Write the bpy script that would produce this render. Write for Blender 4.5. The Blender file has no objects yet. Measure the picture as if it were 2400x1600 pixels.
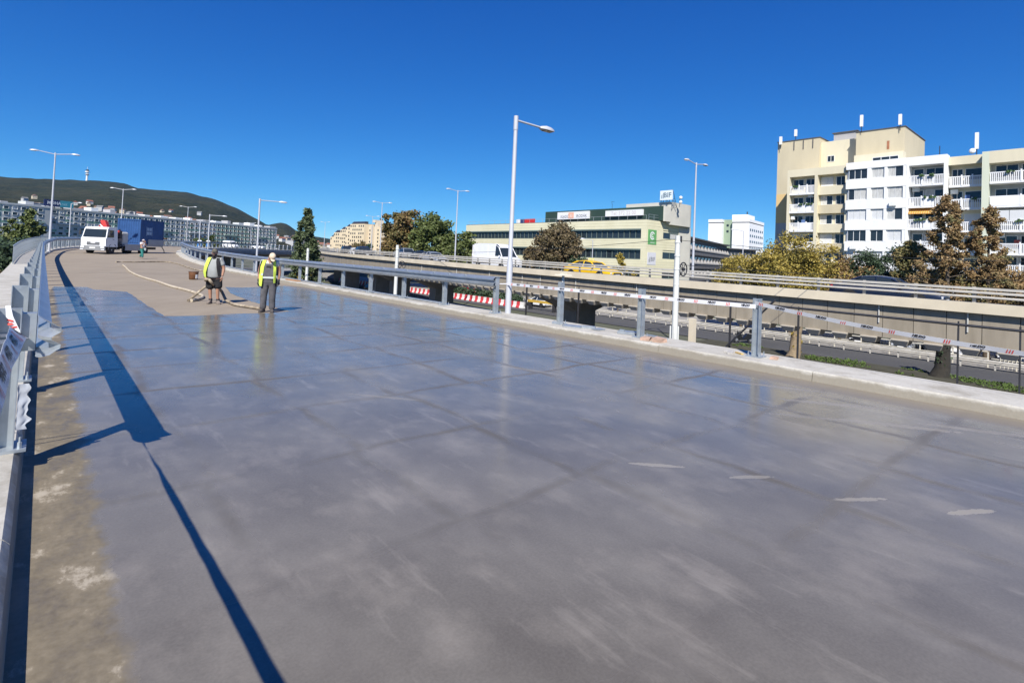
import bpy, bmesh, math, random
import numpy as np
from mathutils import Vector, Matrix, noise
random.seed(11); rng = np.random.default_rng(5)
R = math.radians
scene = bpy.context.scene
COL = scene.collection

# ------------------------------------------------------------------ camera, sky, sun, exposure
cam = bpy.data.cameras.new('camera'); camo = bpy.data.objects.new('camera', cam); COL.objects.link(camo)
cam.sensor_width = 36; cam.lens = 36 * 1250 / 2400; cam.clip_end = 9000; cam.clip_start = .05
PIT, ROL, EYE = R(1.5), R(2.45), 1.85
camo.matrix_world = Matrix.Translation((0, 0, EYE)) @ Matrix.Rotation(R(90) + PIT, 4, 'X') @ Matrix.Rotation(ROL, 4, 'Z')
cam.shift_y = -(800 - (606 - 1250 * math.tan(PIT))) / 2400
scene.camera = camo
scene.view_settings.view_transform = 'Standard'; scene.view_settings.look = 'None'
scene.view_settings.exposure = .48; scene.view_settings.gamma = 1
SUN = Vector((-.105, -1.0, 0)).normalized() * math.cos(R(44)) + Vector((0, 0, math.sin(R(44))))
world = bpy.data.worlds.new('World'); scene.world = world; world.use_nodes = True
wn = world.node_tree; wn.nodes.clear()
sky = wn.nodes.new('ShaderNodeTexSky'); sky.sky_type = 'NISHITA'; sky.sun_disc = False
sky.sun_elevation = R(44); sky.sun_rotation = math.atan2(SUN.x, SUN.y)
sky.altitude = 100; sky.air_density = .6; sky.dust_density = 0; sky.ozone_density = 6.0
# the camera's deep, contrasty blue: one colour curve per channel over the whole sky
sp_ = wn.nodes.new('ShaderNodeSeparateColor'); hs = wn.nodes.new('ShaderNodeCombineColor')
wn.links.new(sky.outputs[0], sp_.inputs[0])
for ch, g_, k_ in ((0, 1.7, .125), (1, 1.05, .54), (2, .62, 1.55)):
    pw = wn.nodes.new('ShaderNodeMath'); pw.operation = 'POWER'; pw.inputs[1].default_value = g_
    mu = wn.nodes.new('ShaderNodeMath'); mu.operation = 'MULTIPLY'; mu.inputs[1].default_value = k_
    wn.links.new(sp_.outputs[ch], pw.inputs[0]); wn.links.new(pw.outputs[0], mu.inputs[0]); wn.links.new(mu.outputs[0], hs.inputs[ch])
bg = wn.nodes.new('ShaderNodeBackground'); bg.inputs['Strength'].default_value = .12
wo = wn.nodes.new('ShaderNodeOutputWorld')
wn.links.new(hs.outputs[0], bg.inputs[0]); wn.links.new(bg.outputs[0], wo.inputs[0])
sl = bpy.data.lights.new('sun', 'SUN'); sl.energy = 5.0; sl.angle = R(.5); sl.color = (1, .955, .88)
so = bpy.data.objects.new('sun', sl); COL.objects.link(so); so.rotation_euler = (-SUN).to_track_quat('-Z', 'Y').to_euler()
scene.cycles.max_bounces = 6; scene.cycles.use_denoising = True

# ------------------------------------------------------------------ frames: s runs along the bridge, n to its right
AL = R(41.3); D0 = Vector((-math.sin(AL), math.cos(AL), 0)); N0 = Vector((math.cos(AL), math.sin(AL), 0))
def W(s, n, z=0): v = D0 * s + N0 * n; v.z = z; return v
def arc(s, n, s0, rad):
    if s <= s0: return W(s, n), AL
    p = (s - s0) / rad
    return D0 * (s0 + (rad - n) * math.sin(p)) + N0 * (rad - (rad - n) * math.cos(p)), AL - p
def zdeck(s):
    if s < 28: return 0.
    if s < 66: return .0005 * (s - 28) ** 2
    return .722 + .012 * (min(s, 120) - 66)
def RP(s, n, dz=0):
    v, a = arc(s, n, 50., 150.); v.z = zdeck(s) + dz; return v
def RA(s): return arc(s, 0, 50., 150.)[1]
def zvia(s): return .72 + .010 * min(s, 60) + .006 * max(0, min(s, 140) - 60)
def VP(s, n, dz=0):
    v, a = arc(s, n, 26., 290.); v.z = zvia(s) + dz; return v
def VA(s): return arc(s, 0, 26., 290.)[1]
GZ = -5.0

# ------------------------------------------------------------------ materials
def lin(c):
    return tuple(((x / 255) / 12.92 if x / 255 <= .04045 else ((x / 255 + .055) / 1.055) ** 2.4) for x in c)
def nodes(name):
    m = bpy.data.materials.new(name); m.use_nodes = True
    return m, m.node_tree, m.node_tree.nodes['Principled BSDF']
def N(t, typ, **kw):
    n = t.nodes.new(typ)
    for k, v in kw.items():
        if k in n.inputs: n.inputs[k].default_value = v
        else: setattr(n, k, v)
    return n
def ramp(t, fac, stops):
    r = t.nodes.new('ShaderNodeValToRGB'); t.links.new(fac, r.inputs[0])
    e = r.color_ramp.elements
    while len(e) < len(stops): e.new(.5)
    for i, (p, c) in enumerate(stops):
        e[i].position = p; e[i].color = (c, c, c, 1) if not hasattr(c, '__len__') else (*c, 1)
    return r.outputs[0]
def mix(t, fac, a, b, mode='MIX'):
    n = t.nodes.new('ShaderNodeMix'); n.data_type = 'RGBA'; n.blend_type = mode
    for sock, v in ((n.inputs[0], fac), (n.inputs[6], a), (n.inputs[7], b)):
        if hasattr(v, 'is_linked'): t.links.new(v, sock)
        elif hasattr(v, '__len__'): sock.default_value = (*v, 1)
        else: sock.default_value = v
    return n.outputs[2]
def noise_tex(t, scale, detail=4, rough=.55, co=None, stretch=None):
    n = N(t, 'ShaderNodeTexNoise', Scale=scale, Detail=detail, Roughness=rough)
    if co is None: co = N(t, 'ShaderNodeTexCoord').outputs['Object']
    if stretch:
        mp = N(t, 'ShaderNodeMapping'); mp.inputs['Scale'].default_value = stretch; t.links.new(co, mp.inputs[0]); co = mp.outputs[0]
    t.links.new(co, n.inputs['Vector']); return n.outputs['Fac']
def bump(t, b, h, strength, dist=.02):
    n = N(t, 'ShaderNodeBump', Strength=strength, Distance=dist); t.links.new(h, n.inputs['Height']); t.links.new(n.outputs[0], b.inputs['Normal'])
MATS = {}
def mat(name, col, rough=.6, metal=0., var=.12, scale=3., bmp=0., dark=None, spec=None, world_co=False, stretch=None):
    """plain surface: a base colour with mild grain and wear"""
    if name in MATS: return MATS[name]
    m, t, b = nodes(name)
    b.inputs['Roughness'].default_value = rough; b.inputs['Metallic'].default_value = metal
    if spec is not None: b.inputs['Specular IOR Level'].default_value = spec
    if var > 0:
        co = N(t, 'ShaderNodeNewGeometry').outputs['Position'] if world_co else None
        f = noise_tex(t, scale, 5, .6, co, stretch)
        lo = dark or tuple(c * (1 - var) for c in col); hi = tuple(min(1, c * (1 + var)) for c in col)
        t.links.new(ramp(t, f, [(.3, lo), (.7, hi)]), b.inputs['Base Color'])
        if bmp: bump(t, b, f, bmp)
    else: b.inputs['Base Color'].default_value = (*col, 1)
    MATS[name] = m; return m
def S(r, g, b): return lin((r, g, b))

GALV = mat('galvanised', (.40, .435, .46), .42, .55, .16, 6.)
GALVD = mat('galvanised rail', (.36, .40, .44), .38, .6, .14, 3.)
PAINTG = mat('lamp grey', (.50, .51, .54), .45, .1, .06, 2.)
WHITE = mat('white paint', (.78, .78, .76), .5, 0, .06, 2.)
WHITEP = mat('white vehicle', (.78, .78, .78), .25, 0, .03, 2.)
BLACK = mat('black rubber', (.02, .02, .021), .7, 0, .2, 8.)
DARKM = mat('dark metal', (.045, .045, .05), .5, .3, .2, 5.)
GLASS = mat('dark glass', (.022, .03, .038), .06, 0, 0)
LENS = mat('lamp lens', (.55, .56, .58), .15, 0, 0)
CHROME = mat('bright metal', (.6, .6, .62), .25, .9, 0)
RED = mat('red paint', (.55, .03, .03), .45, 0, .15, 3.)
YELL = mat('taxi yellow', (.78, .48, .01), .3, 0, .03, 3.)

# ------------------------------------------------------------------ mesh builder
class M:
    def __init__(s): s.v = []; s.f = []
    def add(s, vs, fs):
        o = len(s.v); s.v += [tuple(v) for v in vs]; s.f += [tuple(i + o for i in f) for f in fs]; return s
    def hexa(s, b, t):
        return s.add(list(b) + list(t), [(3, 2, 1, 0), (4, 5, 6, 7), (0, 1, 5, 4), (1, 2, 6, 5), (2, 3, 7, 6), (3, 0, 4, 7)])
    def box(s, x0, x1, y0, y1, z0, z1):
        x0, x1 = sorted((x0, x1)); y0, y1 = sorted((y0, y1)); z0, z1 = sorted((z0, z1))
        return s.hexa([(x0, y0, z0), (x1, y0, z0), (x1, y1, z0), (x0, y1, z0)], [(x0, y0, z1), (x1, y0, z1), (x1, y1, z1), (x0, y1, z1)])
    def cbox(s, c, sx, sy, sz, rz=0, rx=0):
        m = Matrix.Translation(c) @ Matrix.Rotation(rz, 4, 'Z') @ Matrix.Rotation(rx, 4, 'X'); o = len(s.v)
        s.box(-sx / 2, sx / 2, -sy / 2, sy / 2, -sz / 2, sz / 2)
        for i in range(o, len(s.v)): s.v[i] = tuple(m @ Vector(s.v[i]))
        return s
    def ring(s, rings, closed=True, caps=True):
        n = len(rings[0]); o = len(s.v)
        for r in rings: s.v += [tuple(p) for p in r]
        for i in range(len(rings) - 1):
            for j in range(n if closed else n - 1):
                k = (j + 1) % n
                s.f.append((o + i * n + j, o + i * n + k, o + (i + 1) * n + k, o + (i + 1) * n + j))
        if caps and closed:
            s.f.append(tuple(o + j for j in reversed(range(n)))); s.f.append(tuple(o + (len(rings) - 1) * n + j for j in range(n)))
        return s
    def tube(s, path, r, seg=8, caps=True):
        P = [Vector(p) for p in path]; rs = r if hasattr(r, '__len__') else [r] * len(P); rings = []
        T = [(P[min(i + 1, len(P) - 1)] - P[max(i - 1, 0)]).normalized() for i in range(len(P))]
        ref = Vector((0, 0, 1)) if abs(T[0].z) < .9 else Vector((1, 0, 0))
        a = T[0].cross(ref).normalized()
        for p, t, rr in zip(P, T, rs):
            a = (a - t * a.dot(t)).normalized(); b = t.cross(a)
            rings.append([p + (a * math.cos(2 * math.pi * k / seg) + b * math.sin(2 * math.pi * k / seg)) * rr for k in range(seg)])
        return s.ring(rings, True, caps)
    def cyl(s, c, axis, r, h, seg=16):
        a = Vector(axis).normalized(); c = Vector(c); return s.tube([c - a * h / 2, c + a * h / 2], r, seg)
    def ball(s, c, rx, ry, rz, seg=12, rg=8):
        rings = []
        for i in range(rg + 1):
            th = -math.pi / 2 + math.pi * (.02 + .96 * i / rg)
            rings.append([(c[0] + rx * math.cos(th) * math.cos(2 * math.pi * k / seg), c[1] + ry * math.cos(th) * math.sin(2 * math.pi * k / seg), c[2] + rz * math.sin(th)) for k in range(seg)])
        return s.ring(rings)
    def sweep(s, prof, fr, stations, closed=True):
        """prof: (n offset, z offset) points; fr(s, n, dz) -> point"""
        return s.ring([[fr(st, a, b) for a, b in prof] for st in stations], closed, closed)
    def mesh(s, name, m, smooth=False):
        me = bpy.data.meshes.new(name); me.from_pydata(s.v, [], s.f)
        bm = bmesh.new(); bm.from_mesh(me); bmesh.ops.recalc_face_normals(bm, faces=bm.faces); bm.to_mesh(me); bm.free()
        if m: me.materials.append(m)
        if smooth:
            me.polygons.foreach_set('use_smooth', [True] * len(me.polygons))
            if hasattr(me, 'set_sharp_from_angle'): me.set_sharp_from_angle(angle=R(smooth if smooth > 1 else 40))
        return me
    def build(s, name, m, parent=None, smooth=False, loc=None, rz=0):
        return put(s.mesh(name, m, smooth), name, parent, loc, rz)
def put(me, name, parent=None, loc=None, rz=0):
    o = bpy.data.objects.new(name, me); COL.objects.link(o)
    if parent: o.parent = parent
    if loc is not None: o.location = loc
    if rz: o.rotation_euler = (0, 0, rz) if not hasattr(rz, '__len__') else rz
    return o
def tag(o, label, cat, group=None):
    o['label'] = label; o['category'] = cat
    if group: o['group'] = group
    return o
def thing(name, label, cat, loc=(0, 0, 0), rz=0, group=None):
    o = bpy.data.objects.new(name, None); COL.objects.link(o); o.location = loc; o.rotation_euler = (0, 0, rz); o.empty_display_size = .2
    return tag(o, label, cat, group)
def kind(o, k): o['kind'] = k; return o
def copy_tree(o, parent=None):
    c = o.copy(); COL.objects.link(c); c.parent = parent
    for ch in list(o.children): copy_tree(ch, c)
    return c
def frange(a, b, d):
    n = max(1, round((b - a) / d)); return [a + (b - a) * i / n for i in range(n + 1)]
def rel(fr, base):
    return lambda s, n, z=0: fr(s, n, z) - Vector(base)
TXT = {}
def text_mesh(txt, size, shear=0., bold=0., m=None, align='CENTER'):
    cu = bpy.data.curves.new('lettering', 'FONT'); cu.body = txt; cu.size = size; cu.shear = shear; cu.offset = bold
    cu.align_x = align; cu.align_y = 'CENTER'; cu.resolution_u = 2
    o = bpy.data.objects.new('lettering', cu); COL.objects.link(o)
    dg = bpy.context.evaluated_depsgraph_get(); me = bpy.data.meshes.new_from_object(o.evaluated_get(dg))
    bpy.data.objects.remove(o); bpy.data.curves.remove(cu)
    me.materials.clear()
    if m: me.materials.append(m)
    return me
def text_on(txt, size, m, parent, loc, rot, name='lettering', **kw):
    return put(text_mesh(txt, size, m=m, **kw), name, parent, loc, rot)
# ------------------------------------------------------------------ ground, bridge, road surface
asph, t, b = nodes('asphalt'); f = noise_tex(t, .15, 6, .6); f2 = noise_tex(t, 14, 3)
t.links.new(mix(t, .25, ramp(t, f, [(.3, (.055, .055, .057)), (.7, (.085, .083, .082))]), ramp(t, f2, [(.3, (.035, .035, .035)), (.7, (.11, .11, .11))])), b.inputs['Base Color']); b.inputs['Roughness'].default_value = .85
gmat, t, b = nodes('town ground'); f = noise_tex(t, .02, 8, .65)
t.links.new(ramp(t, f, [(.3, (.05, .065, .03)), (.5, (.09, .095, .06)), (.7, (.16, .15, .13))]), b.inputs['Base Color']); b.inputs['Roughness'].default_value = .95
kind(M().add([(-5950, -5950, GZ), (5950, -5950, GZ), (5950, 5950, GZ), (-5950, 5950, GZ)], [(0, 1, 2, 3)]).build('ground', gmat), 'structure')
def frame_sheet(name, m, s0, s1, n0, n1, z):
    return kind(M().add([(n0, s0, 0), (n1, s0, 0), (n1, s1, 0), (n0, s1, 0)], [(0, 1, 2, 3)]).build(name, m, None, False, W(0, 0, z), AL), 'structure')
frame_sheet('street', asph, -60, 190, 13, 43.5, GZ + .06)
frame_sheet('street', asph, -60, 190, 47.5, 54, GZ + .06)
pav = mat('pavement', (.27, .255, .23), .85, 0, .2, .6)
kind(M().box(54.1, 66, -60, 190, -.05, .12).build('pavement', pav, None, False, W(0, 0, GZ), AL), 'structure')
LINE = mat('road paint', (.6, .6, .58), .7, 0, .15, 3.)
for k in range(14):
    kind(M().add([(36.4, 6 * k - 6, 0), (36.52, 6 * k - 6, 0), (36.52, 6 * k - 3, 0), (36.4, 6 * k - 3, 0)], [(0, 1, 2, 3)]).build('lane_line', LINE, None, False, W(0, 0, GZ + .066), AL), 'structure')

CONC, t, b = nodes('kerb concrete'); f = noise_tex(t, 1.1, 8, .65); f2 = noise_tex(t, 22, 4, .7)
c = ramp(t, f, [(.25, (.36, .34, .285)), (.5, (.465, .445, .39)), (.75, (.535, .515, .46))])
c = mix(t, .3, c, ramp(t, f2, [(.35, (.34, .31, .26)), (.65, (.60, .56, .49))]))
# damp, dirty foot of the kerb face
sep = N(t, 'ShaderNodeSeparateXYZ'); t.links.new(N(t, 'ShaderNodeNewGeometry').outputs['Position'], sep.inputs[0])
add = N(t, 'ShaderNodeMath', operation='MULTIPLY_ADD'); t.links.new(noise_tex(t, 1.7, 6, .7), add.inputs[0]); add.inputs[1].default_value = -.22; t.links.new(sep.outputs['Z'], add.inputs[2])
dirt = ramp(t, add.outputs[0], [(.0, 1.), (.06, 0.)])
c = mix(t, mix(t, .75, (0, 0, 0), dirt), c, (.21, .18, .13))
t.links.new(c, b.inputs['Base Color']); b.inputs['Roughness'].default_value = .9; bump(t, b, f2, .35, .01)

DRY, t, b = nodes('dry deck'); f = noise_tex(t, .35, 8, .6); f2 = noise_tex(t, 30, 3, .7); f3 = noise_tex(t, 1.0, 6, .6, None, (3.0, .5, 1))
c = ramp(t, f, [(.25, (.228, .183, .125)), (.55, (.283, .231, .160)), (.8, (.33, .272, .192))])
c = mix(t, .3, c, ramp(t, f3, [(.35, (.20, .162, .122)), (.65, (.35, .295, .235))])); c = mix(t, .2, c, ramp(t, f2, [(.3, (.17, .14, .11)), (.7, (.38, .325, .265))]))
t.links.new(c, b.inputs['Base Color']); b.inputs['Roughness'].default_value = .9; bump(t, b, f2, .3, .004)

def wet_mat(name):
    m, t, b = nodes(name)
    co = N(t, 'ShaderNodeTexCoord').outputs['Object']
    # faint lattice of darker bands left by the curing sheets (x across, y along the road), wandering and partly faded
    nv = N(t, 'ShaderNodeTexNoise', Scale=.7, Detail=3.0); t.links.new(co, nv.inputs['Vector'])
    vm = N(t, 'ShaderNodeVectorMath', operation='MULTIPLY_ADD'); t.links.new(nv.outputs['Color'], vm.inputs[0]); vm.inputs[1].default_value = (.38, .38, 0); t.links.new(co, vm.inputs[2])
    def lattice(w, h, mort, sm, off):
        br = N(t, 'ShaderNodeTexBrick', Scale=1.0); br.offset = off; br.offset_frequency = 2; br.squash = 1
        br.inputs['Brick Width'].default_value = w; br.inputs['Row Height'].default_value = h; br.inputs['Mortar Size'].default_value = mort; br.inputs['Mortar Smooth'].default_value = sm
        br.inputs['Color1'].default_value = (0, 0, 0, 1); br.inputs['Color2'].default_value = (1, 1, 1, 1); br.inputs['Mortar'].default_value = (.5, .5, .5, 1)
        t.links.new(vm.outputs[0], br.inputs['Vector']); return br
    br = lattice(1.28, 1.62, .10, 1.0, .06); br2 = lattice(2.1, 1.05, .05, 1.0, .4)
    sc_ = N(t, 'ShaderNodeSeparateColor'); t.links.new(br.outputs['Color'], sc_.inputs[0]); cell = sc_.outputs[0]
    sc2 = N(t, 'ShaderNodeSeparateColor'); t.links.new(br2.outputs['Color'], sc2.inputs[0]); cell2 = sc2.outputs[0]
    big = noise_tex(t, .32, 5, .6, co); mid = noise_tex(t, 1.15, 6, .6, co, (1.3, .75, 1)); fade = noise_tex(t, .55, 4, .6, co, (.8, 1.3, 1)); fine = noise_tex(t, 60, 2, .6, co); streak = noise_tex(t, 1.6, 6, .65, co, (2.6, .55, 1))
    band = N(t, 'ShaderNodeMath', operation='MULTIPLY'); t.links.new(br.outputs['Fac'], band.inputs[0]); t.links.new(ramp(t, fade, [(.40, .0), (.62, 1.)]), band.inputs[1])
    c = ramp(t, mid, [(.30, (.098, .086, .066)), (.45, (.138, .123, .098)), (.58, (.182, .164, .133)), (.72, (.265, .242, .20))])
    c = mix(t, .45, c, ramp(t, big, [(.3, (.112, .098, .076)), (.52, (.16, .143, .116)), (.7, (.22, .20, .165))]))
    blot = noise_tex(t, 1.9, 7, .6, co, (1.2, .8, 1)); blot2 = noise_tex(t, .75, 4, .55, co, (.8, 1.2, 1))
    c = mix(t, mix(t, .55, (0, 0, 0), ramp(t, blot, [(.50, 0.), (.68, 1.)])), c, (.262, .232, .188))
    c = mix(t, mix(t, .4, (0, 0, 0), ramp(t, blot2, [(.32, 1.), (.46, 0.)])), c, (.098, .085, .066))
    c = mix(t, mix(t, .16, (0, 0, 0), cell), c, (.26, .235, .195))
    c = mix(t, mix(t, .55, (0, 0, 0), band.outputs[0]), c, (.086, .072, .054))
    c = mix(t, .10, c, ramp(t, fine, [(.35, (.08, .07, .055)), (.65, (.26, .235, .20))]))
    c = mix(t, mix(t, .5, (0, 0, 0), ramp(t, streak, [(.58, 0.), (.72, 1.)])), c, (.29, .26, .215))
    # muddy strip along the left kerb, silt along the right one: both drawn by where the water stands
    xyz = N(t, 'ShaderNodeSeparateXYZ'); t.links.new(co, xyz.inputs[0])
    wob = N(t, 'ShaderNodeMath', operation='MULTIPLY_ADD'); t.links.new(noise_tex(t, 2.6, 6, .68, co), wob.inputs[0]); wob.inputs[1].default_value = .34; t.links.new(xyz.outputs[0], wob.inputs[2])
    mudm = ramp(t, wob.outputs[0], [(.50, 1.), (.575, 0.)])
    silt_in = N(t, 'ShaderNodeMath', operation='MULTIPLY_ADD'); t.links.new(wob.outputs[0], silt_in.inputs[0]); silt_in.inputs[1].default_value = 1.; silt_in.inputs[2].default_value = -8.9
    siltm = ramp(t, silt_in.outputs[0], [(.42, 0.), (.62, 1.)])
    mf = noise_tex(t, 1.9, 8, .7, co, (1.4, .8, 1)); mf2 = noise_tex(t, 25, 4, .7, co)
    mc = ramp(t, mf, [(.3, (.10, .08, .05)), (.5, (.16, .13, .078)), (.57, (.185, .15, .094)), (.62, (.36, .31, .23)), (.74, (.44, .39, .31))]); mc = mix(t, .15, mc, ramp(t, mf2, [(.3, (.08, .065, .05)), (.7, (.40, .35, .28))]))
    # scraped, dried streaks (n, s, angle, half length, half width)
    fl = noise_tex(t, 9, 6, .75, co); dr = None
    for n_, s_, an, L_, w_, k_ in ((4.35, 2.8, -.8, .26, .05, .75), (4.82, 2.14, -.58, .24, .045, .6), (5.12, 1.38, -.6, .23, .045, .7), (5.62, .75, -.52, .25, .05, .8), (8.45, 2.6, -.95, .75, .11, .55), (8.0, 1.75, -1.0, .7, .10, .6), (7.45, 2.5, -.95, .6, .08, .4), (8.8, 3.6, -1.1, .8, .09, .5), (8.7, 1.0, -1.1, .7, .09, .45), (3.4, 6.2, -.9, .5, .06, .35), (6.2, 6.5, -1.2, .6, .07, .4), (7.6, 7.5, -1.2, .8, .08, .45)):
        mp = N(t, 'ShaderNodeMapping'); mp.vector_type = 'TEXTURE'; mp.inputs['Location'].default_value = (n_, s_, 0); mp.inputs['Rotation'].default_value = (0, 0, an); mp.inputs['Scale'].default_value = (L_ * .8, w_ * .62, 1)
        t.links.new(co, mp.inputs[0]); ln = N(t, 'ShaderNodeVectorMath', operation='LENGTH'); t.links.new(mp.outputs[0], ln.inputs[0])
        ad = N(t, 'ShaderNodeMath', operation='MULTIPLY_ADD'); t.links.new(fl, ad.inputs[0]); ad.inputs[1].default_value = -2.2; t.links.new(ln.outputs['Value'], ad.inputs[2])
        e = mix(t, ramp(t, ad.outputs[0], [(-.45, 1.), (.15, 0.)]), (0, 0, 0), (k_, k_, k_)); 
        dr = e if dr is None else mix(t, 1., dr, e, 'LIGHTEN')
    c = mix(t, dr, c, (.30, .272, .23))
    c = mix(t, siltm, c, mix(t, .6, c, (.235, .20, .15)))
    c = mix(t, mudm, c, mc)
    t.links.new(c, b.inputs['Base Color'])
    r = ramp(t, mid, [(.3, .09), (.5, .15), (.70, .38)])
    r = mix(t, .4, r, ramp(t, cell, [(0, .08), (1, .34)])); r = mix(t, .25, r, ramp(t, cell2, [(0, .08), (1, .40)])); r = mix(t, .3, r, ramp(t, big, [(.35, .1), (.65, .38)]))
    r = mix(t, band.outputs[0], r, (.44, .44, .44)); r = mix(t, dr, r, (.5, .5, .5)); r = mix(t, siltm, r, (.45, .45, .45)); r = mix(t, mudm, r, ramp(t, mf, [(.4, .4), (.62, .9)]))
    t.links.new(r, b.inputs['Roughness']); b.inputs['Specular IOR Level'].default_value = .56
    bump(t, b, noise_tex(t, 2.2, 3, .5, co, (1.6, .7, 1)), .025, .02)
    return m
WET = wet_mat('wet concrete')
ST = frange(-12, 70, 2) + frange(73, 330, 4)
KN0, KN1 = -.03, 9.87
# girder under the road
kind(M().sweep([(-1.42, -.25), (-1.42, -1.0), (1.2, -1.75), (9.0, -1.75), (11.0, -1.0), (11.0, -.25)], RP, ST).build('bridge_girder', mat('girder concrete', (.30, .285, .255), .9, 0, .2, .5)), 'structure')
m = M(); m.ring([[RP(s, n) for n in np.linspace(-.08, 9.95, 11)] for s in ST], False); 
deck = kind(m.build('road', DRY), 'structure')
JOINT = mat('joint seal', (.075, .065, .055), .8, 0, .2, 5.)
for s, w in ((38., .07), (63., .05)):
    kind(M().ring([[RP(s, n, .004), RP(s + w, n, .004)] for n in np.linspace(0, 9.8, 6)], False).build('expansion_joint', JOINT), 'structure')
# wet sheet: outline measured on the road, edges frayed
def frayed(pts, amp, step=.35):
    out = []
    for i, p in enumerate(pts):
        q = pts[(i + 1) % len(pts)]; L = math.dist(p[:2], q[:2]); k = max(1, int(L / step))
        a = 0 if len(p) > 2 else amp
        for j in range(k):
            u = j / k; x = p[0] + (q[0] - p[0]) * u; y = p[1] + (q[1] - p[1]) * u
            d = noise.noise(Vector((x * 1.3, y * 1.3, 3))) * a + noise.noise(Vector((x * 4, y * 4, 7))) * a * .4
            nx, ny = -(q[1] - p[1]) / L, (q[0] - p[0]) / L
            out.append((x + nx * d, y + ny * d, 0))
    return out
def flat(name, pts_ns, m, z):
    me = bpy.data.meshes.new(name); me.from_pydata(pts_ns, [], [tuple(range(len(pts_ns)))]); me.materials.append(m)
    bm = bmesh.new(); bm.from_mesh(me); bmesh.ops.triangulate(bm, faces=bm.faces); bmesh.ops.recalc_face_normals(bm, faces=bm.faces)
    if bm.faces[0].normal.z < 0: bmesh.ops.reverse_faces(bm, faces=bm.faces)
    bm.to_mesh(me); bm.free()
    return kind(put(me, name, None, W(0, 0, z), AL), 'structure')
wet = [(-.06, -6), (9.86, -6), (9.86, 5), (9.86, 9.5), (9.86, 14.5), (9.86, 18.7), (9.86, 23), (9.86, 27), (9.0, 27.6), (8.0, 26.9), (6.9, 26.4), (6.31, 26.8), (5.74, 23.5), (5.55, 21.4), (5.46, 19.6), (5.5, 18.2), (5.62, 16.25), (5.0, 16.05), (4.0, 16.1), (3.1, 15.9), (2.42, 16.1), (2.41, 19.6), (2.45, 24.3), (1.55, 25.7), (1.40, 27.0), (.40, 27.3), (.25, 24), (-.06, 19), (-.06, 10)]
flat('wet_road_surface', frayed(wet, .05), WET, .005)

# kerbs: cast lengths with open joints
RK = [(9.84, -.02), (9.875, .14), (9.90, .165), (11.0, .165), (11.0, -.35), (9.84, -.35)]
LK = [(-.03, -.02), (-.055, .125), (-.09, .165), (-1.38, .165), (-1.45, -.3), (-.03, -.35)]
for nm, prof, L, off in (('right', RK, 3.0, .4), ('left', LK, 3.0, 1.1)):
    root = kind(M().sweep([(p[0] * .999 + (.02 if nm == 'right' else -.02), p[1] - .03) for p in prof], RP, ST).build('kerb', CONC), 'structure')
    for i in range(24):
        a = -12 + off + i * L
        M().sweep(prof, RP, frange(a + .005, a + L - .005, 1.5)).build('kerb_length', CONC, root)
    M().sweep(prof, RP, frange(-12 + off + 24 * L, 300, 3)).build('far_kerb', CONC, root)['kind'] = 'stuff'

# ------------------------------------------------------------------ guardrails on the bridge
def h_post_mesh(h, w=.12, d=.13, tk=.012):
    m = M(); m.box(-w / 2, w / 2, -d / 2, -d / 2 + tk, 0, h); m.box(-w / 2, w / 2, d / 2 - tk, d / 2, 0, h); m.box(-tk / 2, tk / 2, -d / 2 + tk, d / 2 - tk, 0, h - .004)
    return m.mesh('post', GALV)
def c_post_mesh(h):
    m = M(); m.box(-.075, .075, -.008, .008, 0, h); m.box(-.075, -.067, -.10, -.008, 0, h - .003); m.box(.067, .075, -.10, -.008, 0, h - .003)
    return m.mesh('post', GALV)
def plate_mesh():
    m = M(); m.box(-.15, .15, -.14, .14, 0, .022); return m.mesh('base_plate', GALV)
def bolts_mesh():
    m = M()
    for x in (-.11, .11):
        for y in (-.10, .10): m.cyl((x, y, .045), (0, 0, 1), .016, .05, 6); m.cyl((x, y, .085), (0, 0, 1), .008, .05, 6)
    return m.mesh('bolts', GALV)
PH, PC, PP, PB = h_post_mesh(1.12), c_post_mesh(1.12), plate_mesh(), bolts_mesh()
WB = [(0, 0), (.05, .04), (.078, .055), (.082, .095), (.05, .115), (.008, .142), (.008, .168), (.05, .195), (.082, .215), (.078, .255), (.05, .27), (0, .31)]
def wbeam(n, z, sgn): return [(n + sgn * a, z + b_) for a, b_ in WB] + [(n + sgn * (a - .006), z + b_) for a, b_ in reversed(WB)]
# right rail: from the end post at s = 12.5
base = RP(12.5, 10.42, .165)
gr = thing('guardrail', 'long galvanised guardrail on the right kerb beside the grey lamp post', 'guardrail', base)
fr = rel(RP, base)
M().sweep(wbeam(10.31, .165 + .80, -1), fr, frange(12.42, 150, 1.0)).build('rail', GALVD, gr, 30)
M().sweep([(10.33, 1.275), (10.50, 1.275), (10.50, 1.255), (10.33, 1.255)], fr, frange(12.42, 150, 1.5)).build('top_plate', GALVD, gr)
M().sweep([(10.38, .20), (10.46, .20), (10.46, .24), (10.38, .24)], fr, frange(15.2, 90, 1.5)).build('toe_rail', GALV, gr)
s = 12.5; k = 0
spacer = M().box(-.09, .02, -.06, .06, -.11, .11).mesh('spacer', GALV)
while s < 148:
    p = fr(s, 10.42, .165); po = put(PH, 'post', gr, p, RA(s))
    if s < 60:
        put(PP, 'base_plate', po); put(PB, 'bolts', po)['kind'] = 'stuff'
        put(spacer, 'spacer', po, (0, 0, .95))
    if k > 0 and s < 46: # splice bolts along the ridge
        pass
    s += 2.75; k += 1
m = M(); s = 13.9
while s < 60: p = fr(s, 10.27, 1.262); m.cbox(p, .05, .05, .035, RA(s)); s += .92
m.build('ridge_bolts', GALV, gr)['kind'] = 'stuff'
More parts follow.
